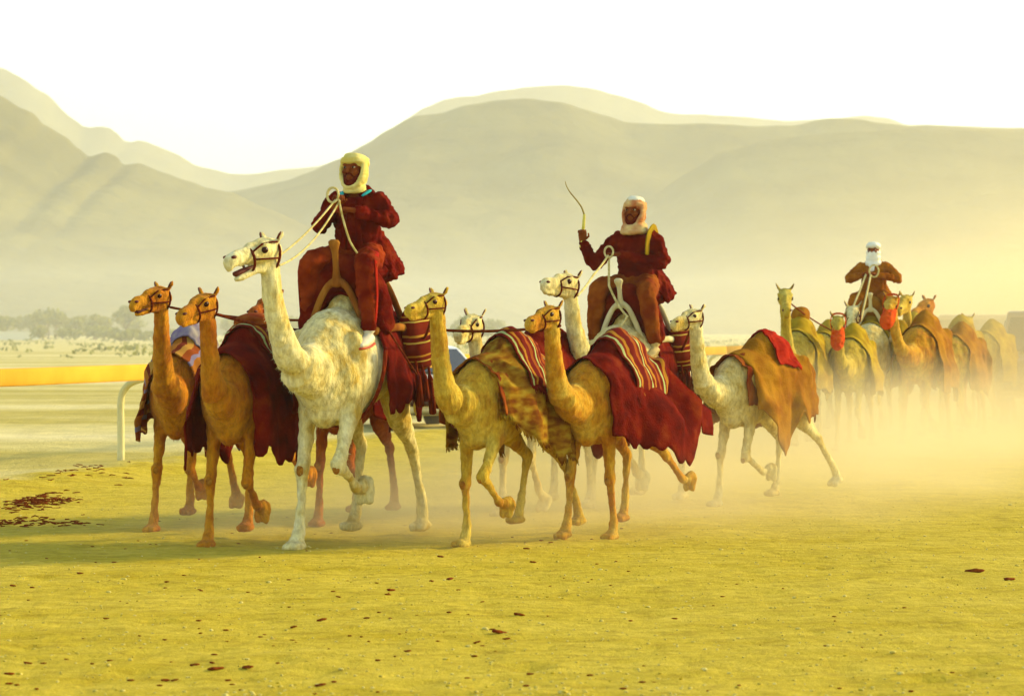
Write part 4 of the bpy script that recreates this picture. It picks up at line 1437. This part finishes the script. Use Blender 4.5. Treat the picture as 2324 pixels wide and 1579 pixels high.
def vehicle(label, loc, rz, kind, paint, cat):
    """x forward; body lofted from a side profile with tumblehome"""
    root = tag(empty('sedan' if kind == 'sedan' else 'off_road_car', loc, rz), label, cat)
    if kind == 'sedan':
        L, W, sill, belt, roof = 4.5, 1.72, .22, .86, 1.30
        prof = [(2.20, .45, .62), (2.10, .30, .72), (1.60, .24, .80), (.95, .22, .88), (.25, .22, 1.27), (-.35, .22, 1.31), (-.95, .22, 1.25), (-1.55, .24, .93), (-2.10, .28, .90), (-2.22, .42, .82)]
        wr = .31; wx = (1.38, -1.32)
        win = [((.80, .90), (.22, 1.22), (-.28, 1.25), (-.28, .90)), ((-.34, .90), (-.34, 1.25), (-.92, 1.20), (-1.20, .92))]
        ws = ((.98, .90), (.30, 1.25))
    else:
        L, W, sill, belt, roof = 4.6, 1.86, .42, 1.12, 1.90
        prof = [(2.28, .62, .98), (2.18, .48, 1.10), (1.50, .44, 1.16), (1.00, .42, 1.20), (.62, .42, 1.82), (.20, .42, 1.90), (-1.2, .42, 1.90), (-2.05, .44, 1.86), (-2.25, .48, 1.72), (-2.32, .58, 1.1)]
        wr = .40; wx = (1.42, -1.38)
        win = [((.86, 1.20), (.58, 1.74), (-.30, 1.78), (-.30, 1.20)), ((-.38, 1.20), (-.38, 1.78), (-1.15, 1.78), (-1.15, 1.20)), ((-1.23, 1.20), (-1.23, 1.78), (-2.0, 1.75), (-2.05, 1.20))]
        ws = ((1.03, 1.22), (.66, 1.78))

    def hw(z):
        return W / 2 * (1 - .16 * max(0, (z - belt) / (roof - belt)) ** 1.1 - .05 * max(0, (belt - .35 - z) / belt))
    ns = 14
    P = catmull(prof, 4)
    vs, fs = [], []
    for x, zb, zt in P:
        for k in range(ns + 1):
            z = zb + (zt - zb) * k / ns
            vs.append((x, hw(z), z))
        for k in range(ns, -1, -1):
            z = zb + (zt - zb) * k / ns
            vs.append((x, -hw(z), z))
    n = 2 * (ns + 1)
    for i in range(len(P) - 1):
        for k in range(n):
            k2 = (k + 1) % n
            fs.append((i * n + k, i * n + k2, (i + 1) * n + k2, (i + 1) * n + k))
    fs.append(tuple(range(n)))
    fs.append(tuple(reversed(range((len(P) - 1) * n, len(P) * n))))
    mb = MB(); mb.v = [Vector(v) for v in vs]; mb.f = fs
    for x in wx:
        for sg in (-1, 1):
            mb.tube([(x - wr - .10, sg * (W / 2 - .02), wr * .9, .05, .05), (x - wr * .7, sg * (W / 2 - .01), wr * 1.8, .05, .06), (x, sg * (W / 2 - .01), wr * 2.15, .05, .06), (x + wr * .7, sg * (W / 2 - .01), wr * 1.8, .05, .06), (x + wr + .10, sg * (W / 2 - .02), wr * .9, .05, .05)], ref=(0, 1, 0), sub=3, seg=8)
    me = mb.fuse_mesh(.028, 4, 'car_body')
    body = link('body', me, paint, root)

    def panel(name, poly, y_out, mat, th=.02):
        m = MB()
        b0 = len(m.v)
        for sgn in (0, 1):
            for x, z in poly:
                m.v.append(Vector((x, (hw(z) + .012) * y_out - th * sgn * y_out, z)))
        k = len(poly)
        m.f.append(tuple(range(k))); m.f.append(tuple(reversed(range(k, 2 * k))))
        for i in range(k):
            j = (i + 1) % k
            m.f.append((i, i + k, j + k, j))
        return m.build(name, mat, root, smooth=False)
    for poly in win:
        for sg in (-1, 1):
            panel('side_window', poly, sg, M_GLASS)
    for i in range(len(win) - (1 if kind != 'sedan' else 0)):
        for sg in (-1, 1):
            x = win[i][-1][0] + (.10 if i < 1 or kind != 'sedan' else .55)
            m = MB(); m.box((x + .08, sg * (hw(belt) + .018), belt - .06), (.20, .03, .035)); m.build('door_handle', M_TRIM, root)
    (x0, z0), (x1, z1) = ws
    m = MB()
    nrm = Vector((z1 - z0, 0, x0 - x1)).normalized() * .02
    q = [Vector((x0, -hw(z0) + .06, z0)), Vector((x0, hw(z0) - .06, z0)), Vector((x1, hw(z1) - .08, z1)), Vector((x1, -hw(z1) + .08, z1))]
    m.v = [p + nrm for p in q] + [p - nrm for p in q]
    m.f = [(0, 1, 2, 3), (7, 6, 5, 4), (0, 4, 5, 1), (1, 5, 6, 2), (2, 6, 7, 3), (3, 7, 4, 0)]
    m.build('windscreen', M_GLASS, root, smooth=False)
    fx = prof[0][0]
    for sg in (-1, 1):
        m = MB(); m.ball((fx - .06, sg * (W / 2 - .24), prof[0][2] - .08), (.06, .17, .075)); m.build('headlight', M_LAMP, root)
        m = MB(); m.ball((prof[-1][0] + .05, sg * (W / 2 - .16), prof[-1][2] - .06), (.06, .12, .10)); m.build('tail_light', M_TAIL, root)
        m = MB(); m.ball((win[0][0][0] - .02, sg * (W / 2 + .10), belt + .06), (.05, .09, .06)); m.build('mirror', paint, root)
    m = MB(); m.box((fx - .02, 0, prof[0][1] + .02), (.12, W * .86, .14)); m.build('bumper', M_TRIM, root)
    m = MB(); m.box((prof[-1][0] + .02, 0, prof[-1][1] + .02), (.12, W * .86, .14)); m.build('bumper', M_TRIM, root)
    m = MB(); m.box((fx - .015, 0, prof[0][2] - .10), (.06, W * .42, .13)); m.build('grille', M_TRIM, root)
    for x in wx:
        for sg in (-1, 1):
            m = MB()
            for yy in (0,):
                m.tube([(x, sg * (W / 2 - .20), wr, wr, wr), (x, sg * (W / 2 - .18), wr, wr, wr), (x, sg * (W / 2 - .02), wr, wr, wr), (x, sg * (W / 2 + .0), wr, wr * .93, wr * .93)], ref=(0, 0, 1), seg=28, cap=.02)
            w = m.build('wheel', M_TYRE, root)
            m = MB()
            m.tube([(x, sg * (W / 2 - .03), wr, wr * .62, wr * .62), (x, sg * (W / 2 + .015), wr, wr * .58, wr * .58)], ref=(0, 0, 1), seg=24, cap=.1)
            m.build('rim', M_RIM, w)
    return root


rzT = math.atan2(-TR.y, -TR.x)
vehicle('pale sedan driving along the track behind the white camel\'s legs', (-1.62, 46.0, 0), rzT + R(34), 'sedan', M_WHITEPAINT, 'car')
vehicle('tall dark off-road car in the dust at the right edge of the picture', (9.35, 49.0, 0), rzT + R(4), 'suv', M_GREYPAINT, 'car')
vehicle('dusty off-road car half lost behind the last camel', (10.3, 63.0, 0), rzT, 'suv', M_GREYPAINT, 'car')

# ------------------------------------------------------------------ far trees, scrub and wall
M_LEAF = noisy('dusty_leaves', (.16, .16, .02), (.26, .25, .05), scale=1.2, bump=0, rough=.9)
M_BARK = noisy('grey_bark', (.14, .09, .04), (.22, .15, .07), scale=6, bump=.3)
rnd = random.Random(21)


def leaves(mb, c, rad, n, size):
    for _ in range(n):
        while True:
            q = Vector((rnd.uniform(-1, 1), rnd.uniform(-1, 1), rnd.uniform(-1, 1)))
            if .25 < q.length < 1:
                break
        p = Vector((c[0] + q.x * rad[0], c[1] + q.y * rad[1], c[2] + q.z * rad[2]))
        d = Vector((rnd.gauss(0, 1), rnd.gauss(0, 1), rnd.gauss(0, 1))).normalized()
        e = d.orthogonal().normalized()
        s = size * rnd.uniform(.6, 1.3)
        b = len(mb.v)
        mb.v += [p + d * s, p + e * s * .6, p - d * s, p - e * s * .6]
        mb.f.append((b, b + 1, b + 2, b + 3))


def tree(label, name, cat, u, Y, h, w, group, trunk=True):
    x = (u - 1162) / FPX * Y
    root = tag(empty(name, (x, Y, 0)), label, cat, group)
    th = h * (.35 if trunk else .12)
    m = MB()
    m.tube([(0, 0, -.1, .12 * h / 3, .12 * h / 3), (.05 * w, 0, th * .6, .08 * h / 3, .08 * h / 3), (.02, .05, th, .06 * h / 3, .06 * h / 3)], ref=(1, 0, 0), seg=8)
    for k in range(4):
        an = rnd.uniform(0, 6.28)
        r_ = rnd.uniform(.2, .38) * w
        m.tube([(.02, .05, th * .8, .05 * h / 3, .05 * h / 3), (math.cos(an) * r_ * .6, math.sin(an) * r_ * .6, th + h * .15, .035 * h / 3, .035 * h / 3), (math.cos(an) * r_, math.sin(an) * r_, th + h * .35, .02 * h / 3, .02 * h / 3)], ref=(1, 0, 0), seg=6)
    m.build('trunk', M_BARK, root)
    m = MB()
    for k in range(7 if trunk else 5):
        an = rnd.uniform(0, 6.28)
        r_ = rnd.uniform(0, .32) * w
        zc = th + (h - th) * rnd.uniform(.25, .75)
        rr = w * rnd.uniform(.18, .30)
        leaves(m, (math.cos(an) * r_, math.sin(an) * r_, zc), (rr, rr, min(rr * .8, (h - th) * .3)), 46, .042 * (h + w))
    m.build('crown', M_LEAF, root, smooth=False)
    return root


far = [(10, 3.4, 5), (44, 3.6, 3.2), (70, 4.0, 3.0), (108, 4.4, 5.0), (126, 4.3, 3.4), (140, 3.6, 4.0), (168, 3.4, 3), (196, 3.8, 4.5), (212, 4.0, 3.2), (236, 3.5, 5), (300, 3.2, 5), (520, 3.2, 5), (560, 3.6, 4), (655, 3.5, 4), (690, 3.0, 5),
       (1060, 3.4, 5), (1120, 3.0, 5)]
for u, h, w in far:
    tree('small dusty tree in the far hazy row along the plain', 'desert_tree', 'tree', u, 425 + rnd.uniform(-25, 25), h, w, 'trees in the far row')
tree('tallest pointed tree of the far row, left of the leftmost camel\'s head', 'desert_tree', 'tree', 284, 405, 5.2, 4.6, 'trees in the far row')
for u, Y, h, w in [(95, 370, 2.2, 4), (150, 372, 2.0, 5), (215, 375, 2.2, 6), (262, 368, 1.8, 6), (290, 345, 1.6, 6), (330, 352, 1.5, 5), (395, 366, 1.8, 5), (455, 360, 2.0, 5), (560, 360, 1.8, 6), (1050, 365, 2, 6), (1110, 360, 1.8, 5)]:
    tree('low olive bush at the foot of the far row of trees', 'desert_bush', 'bush', u, Y, h, w, 'bushes below the far trees', trunk=False)
mw = MB()
c = at(40, 748, 390)
mw.box((0, 0, .55), (6.0, .3, 1.1)); mw.box((0, 0, 1.14), (6.1, .4, .08))
w_ = mw.build('low_wall', plain('white_plaster', (.74, .70, .55), rough=.9), None, smooth=False)
w_.location = (c.x, c.y, 0)
tag(w_, 'low whitewashed wall in front of the far trees at the left edge', 'wall')
# scattered dry scrub on the plain
m = MB()
for _ in range(420):
    Y = rnd.uniform(150, 420)
    x = rnd.uniform(-.2, .14) * Y
    if side_of_track(x, Y) < 6: continue
    s = rnd.uniform(.15, .5)
    leaves(m, (x, Y, s * .35), (s * 1.6, s * 1.6, s * .4), 10, s * .4)
o = m.build('desert_scrub', M_LEAF, None, smooth=False)
tag(o, 'low dry scrub dotted over the far plain', 'scrub', kind='stuff')

# ------------------------------------------------------------------ scraps on the sand
M_DUNG = noisy('dark_dry_scrap', (.13, .018, .003), (.22, .05, .006), scale=25, bump=.4, rough=.95)


def scrap_mesh(name, L, W_, H, seed):
    nu, nv = 10, 6
    m = MB()
    m.ball((0, 0, 0), (L, W_, H), nu=nu, nv=nv)
    for i, q in enumerate(m.v):
        k = 1 + .5 * noise.noise(q * (2.2 / max(L, .02)) + Vector((seed, 0, 0)))
        m.v[i] = Vector((q.x * k, q.y * k * (1 - .5 * q.x / L) + .18 * L * math.sin(q.x / L * 2.2 + seed * 2), q.z * k * (1 + .6 * noise.noise(q * (4 / L) + Vector((seed, 2, 0))))))
    return m.mesh(name)


scr = [scrap_mesh('scrap', .055, .022, .012, i * 1.7) for i in range(6)]


def put_scrap(u, v, k=1.0, single=None):
    Y = CAM_H * FPX / (v - 745)
    x = (u - 1162) / FPX * Y
    o = link('dry_scrap', scr[int(u * 7 + v) % 6], M_DUNG)
    o.location = (x, Y, ground_z(x, Y, True) + .008)
    o.rotation_euler = (rnd.uniform(-.2, .2), rnd.uniform(-.2, .2), rnd.uniform(-.6, .6))
    o.scale = (k, k * 1.2, k)
    tag(o, single or 'small dark dry scrap lying on the open sand in the foreground', 'scrap', 'dark scraps on the foreground sand')


for u, v, k in [(1022, 1318, 1.5), (886, 1342, 1.6), (880, 1357, 1.1), (980, 1324, .8), (756, 1347, .6), (768, 1360, .6), (832, 1404, .9), (730, 1409, 1.2), (665, 1424, 1.0), (590, 1446, .8), (440, 1511, 1.1),
                (480, 1507, 1.3), (490, 1524, 1.4), (560, 1523, 1.2), (1133, 1435, 1.5), (1082, 1457, .9), (1150, 1447, .7), (1177, 1398, 1.2), (1210, 1277, .8), (1386, 1331, .7), (62, 1508, .9), (98, 1507, .9), (20, 1531, 1.0),
                (150, 1500, .8), (375, 1545, .9), (727, 1562, 1.2), (20, 1552, .8), (1202, 1530, .8), (395, 1544, .7), (517, 1546, .8), (1040, 1343, .6), (1095, 1368, .7), (925, 1480, .8), (600, 1440, .7), (180, 1304, .8),
                (105, 1270, .9), (28, 1330, .8), (240, 1408, .7), (378, 1325, .7), (1000, 1265, .9), (1195, 1250, .9), (1228, 1228, 1.1), (1250, 1232, .9)]:
    put_scrap(u, v, k * rnd.uniform(.28, .55))
put_scrap(2213, 1300, 1.15, 'dark elongated scrap lying alone on the sand far to the right')
put_scrap(2290, 1318, .8, 'flat faint scrap at the right edge of the sand')

m = MB()
for _ in range(150):
    v = 1140 + 460 * rnd.random() ** .8
    u = rnd.uniform(-20, 1500) if rnd.random() < .85 else rnd.uniform(1400, 2330)
    Y = CAM_H * FPX / (v - 745)
    x = (u - 1162) / FPX * Y
    r_ = rnd.uniform(.005, .010)
    m.ball((x, Y, ground_z(x, Y, True) + r_ * .3), (r_ * rnd.uniform(1, 2), r_, r_ * .5), nu=6, nv=4)
tag(m.build('ground_litter', M_DUNG), 'tiny dark crumbs scattered over the sand', 'litter', kind='stuff')


def brush_heap(u, v, w, d, n, label):
    Y = CAM_H * FPX / (v - 745)
    x = (u - 1162) / FPX * Y
    m = MB()
    for _ in range(n):
        px, py = rnd.gauss(0, w * .75), rnd.gauss(0, d * 1.2)
        L = rnd.uniform(.012, .05)
        an = rnd.uniform(-.7, .7) + (math.pi if rnd.random() < .5 else 0)
        z = rnd.uniform(.0, .06) * math.exp(-(px / w) ** 2)
        dx, dy = math.cos(an) * L, math.sin(an) * L
        gz = ground_z(x + px, Y + py, True)
        m.tube([(px - dx, py - dy, gz + z, .007, .004), (px + rnd.gauss(0, .012), py + rnd.gauss(0, .02), gz + z + rnd.uniform(-.004, .010), .012, .006), (px + dx, py + dy, gz + z + rnd.uniform(-.008, .012), .006, .003)], seg=6)
    o = m.build('brush_heap', M_DUNG)
    o.location = (x, Y, 0)
    tag(o, label, 'brush', 'heaps of dry brush by the rail', kind='stuff')


brush_heap(85, 1143, .20, .45, 150, 'dense heap of dark dry brush on the sand at the left edge')
brush_heap(80, 1192, .26, .25, 60, 'looser line of dry brush nearer the camera at the left edge')
brush_heap(200, 1088, .4, .6, 36, 'thin trail of dry brush along the low sand berm')

# clods and pebbles of the churned track
M_CLOD = noisy('sand_clod', (.46, .34, .02), (.70, .60, .20), scale=30, bump=.4, rough=1.0)
m = MB()
for _ in range(2600):
    Y = 12.2 + 15 * rnd.random() ** 1.6
    x = rnd.uniform(-.19, .19) * Y
    r_ = rnd.uniform(.003, .008) * (1.8 if rnd.random() < .05 else 1)
    m.ball((x, Y, ground_z(x, Y, True) + r_ * .2), (r_ * rnd.uniform(.8, 1.8), r_ * rnd.uniform(.8, 1.3), r_ * .7), nu=6, nv=4)
tag(m.build('sand_clods', M_CLOD), 'small clods and pebbles of the churned sand', 'clods', kind='stuff')

# ------------------------------------------------------------------ air: haze over everything, dust kicked up by the herd
HAZE_DENS = 0.00036
HAZE_COL = (1.0, .99, .86)
LAYER_DENS = 0.0010


def vol_box(name, lo, hi, dens, color, aniso, label):
    m = MB()
    c = [(a + b) / 2 for a, b in zip(lo, hi)]
    m.box(c, [b - a for a, b in zip(lo, hi)])
    mt = bpy.data.materials.new(name)
    mt.use_nodes = True
    n = mt.node_tree.nodes; l = mt.node_tree.links
    n.clear()
    out = n.new('ShaderNodeOutputMaterial')
    pv = n.new('ShaderNodeVolumePrincipled')
    pv.inputs['Color'].default_value = rgba(color)
    pv.inputs['Density'].default_value = dens
    pv.inputs['Anisotropy'].default_value = aniso
    l.new(pv.outputs[0], out.inputs['Volume'])
    o = m.build(name, mt, None, smooth=False)
    tag(o, label, 'haze', kind='stuff')
    return o, n, l, pv


vol_box('haze', (-3500, -420, -8), (3500, 3400, 330), HAZE_DENS, HAZE_COL, .35, 'pale even haze over the whole plain')
vol_box('ground_haze', (-2500, 70, -5), (2500, 2300, 16), LAYER_DENS, HAZE_COL, .35, 'low dusty layer lying on the plain below the hills')

# dust behind and beneath the running herd, to the right
o, n, l, pv = vol_box('dust_cloud', (-4.0, 19.5, -.3), (34.0, 96.0, 9.0), 1.0, (1.0, .86, .52), .45, 'bright dust kicked up by the running herd on the right')
tc = n.new('ShaderNodeTexCoord')
nz = n.new('ShaderNodeTexNoise'); nz.inputs['Scale'].default_value = .55; nz.inputs['Detail'].default_value = 4
l.new(tc.outputs['Object'], nz.inputs[0])


def puff(c, r):
    """soft ellipsoid 1 at c, 0 outside r"""
    s = n.new('ShaderNodeVectorMath'); s.operation = 'SUBTRACT'; s.inputs[1].default_value = c
    l.new(tc.outputs['Object'], s.inputs[0])
    d = n.new('ShaderNodeVectorMath'); d.operation = 'DIVIDE'; d.inputs[1].default_value = r
    l.new(s.outputs[0], d.inputs[0])
    le = n.new('ShaderNodeVectorMath'); le.operation = 'LENGTH'
    l.new(d.outputs[0], le.inputs[0])
    mr = n.new('ShaderNodeMapRange'); mr.interpolation_type = 'SMOOTHSTEP'
    mr.inputs[1].default_value = 0; mr.inputs[2].default_value = 1; mr.inputs[3].default_value = 1; mr.inputs[4].default_value = 0
    l.new(le.outputs['Value'], mr.inputs[0])
    return mr.outputs[0]


tot = None
for c, r, k in [((2.6, 29.0, .1), (4.2, 7.0, 1.5), .26), ((5.8, 37.0, .0), (5.0, 7.5, 1.5), .27), ((9.5, 46.0, .2), (7.5, 11.0, 3.6), .15), ((12.5, 54.0, .3), (8.0, 11.0, 4.8), .16),
                ((16.0, 72.0, .3), (17.0, 22.0, 8.5), .035), ((.6, 23.6, .0), (3.6, 3.4, 1.0), .34), ((-1.0, 22.0, .0), (2.6, 2.6, .75), .26)]:
    p = puff(c, r)
    mu = n.new('ShaderNodeMath'); mu.operation = 'MULTIPLY'; mu.inputs[1].default_value = k
    l.new(p, mu.inputs[0])
    if tot is None: tot = mu.outputs[0]
    else:
        ad = n.new('ShaderNodeMath'); ad.operation = 'ADD'
        l.new(tot, ad.inputs[0]); l.new(mu.outputs[0], ad.inputs[1]); tot = ad.outputs[0]
mr = n.new('ShaderNodeMapRange'); mr.inputs[1].default_value = .32; mr.inputs[2].default_value = .68; mr.inputs[3].default_value = .35; mr.inputs[4].default_value = 1.6
l.new(nz.outputs[0], mr.inputs[0])
mu = n.new('ShaderNodeMath'); mu.operation = 'MULTIPLY'
l.new(tot, mu.inputs[0]); l.new(mr.outputs[0], mu.inputs[1])
l.new(mu.outputs[0], pv.inputs['Density'])
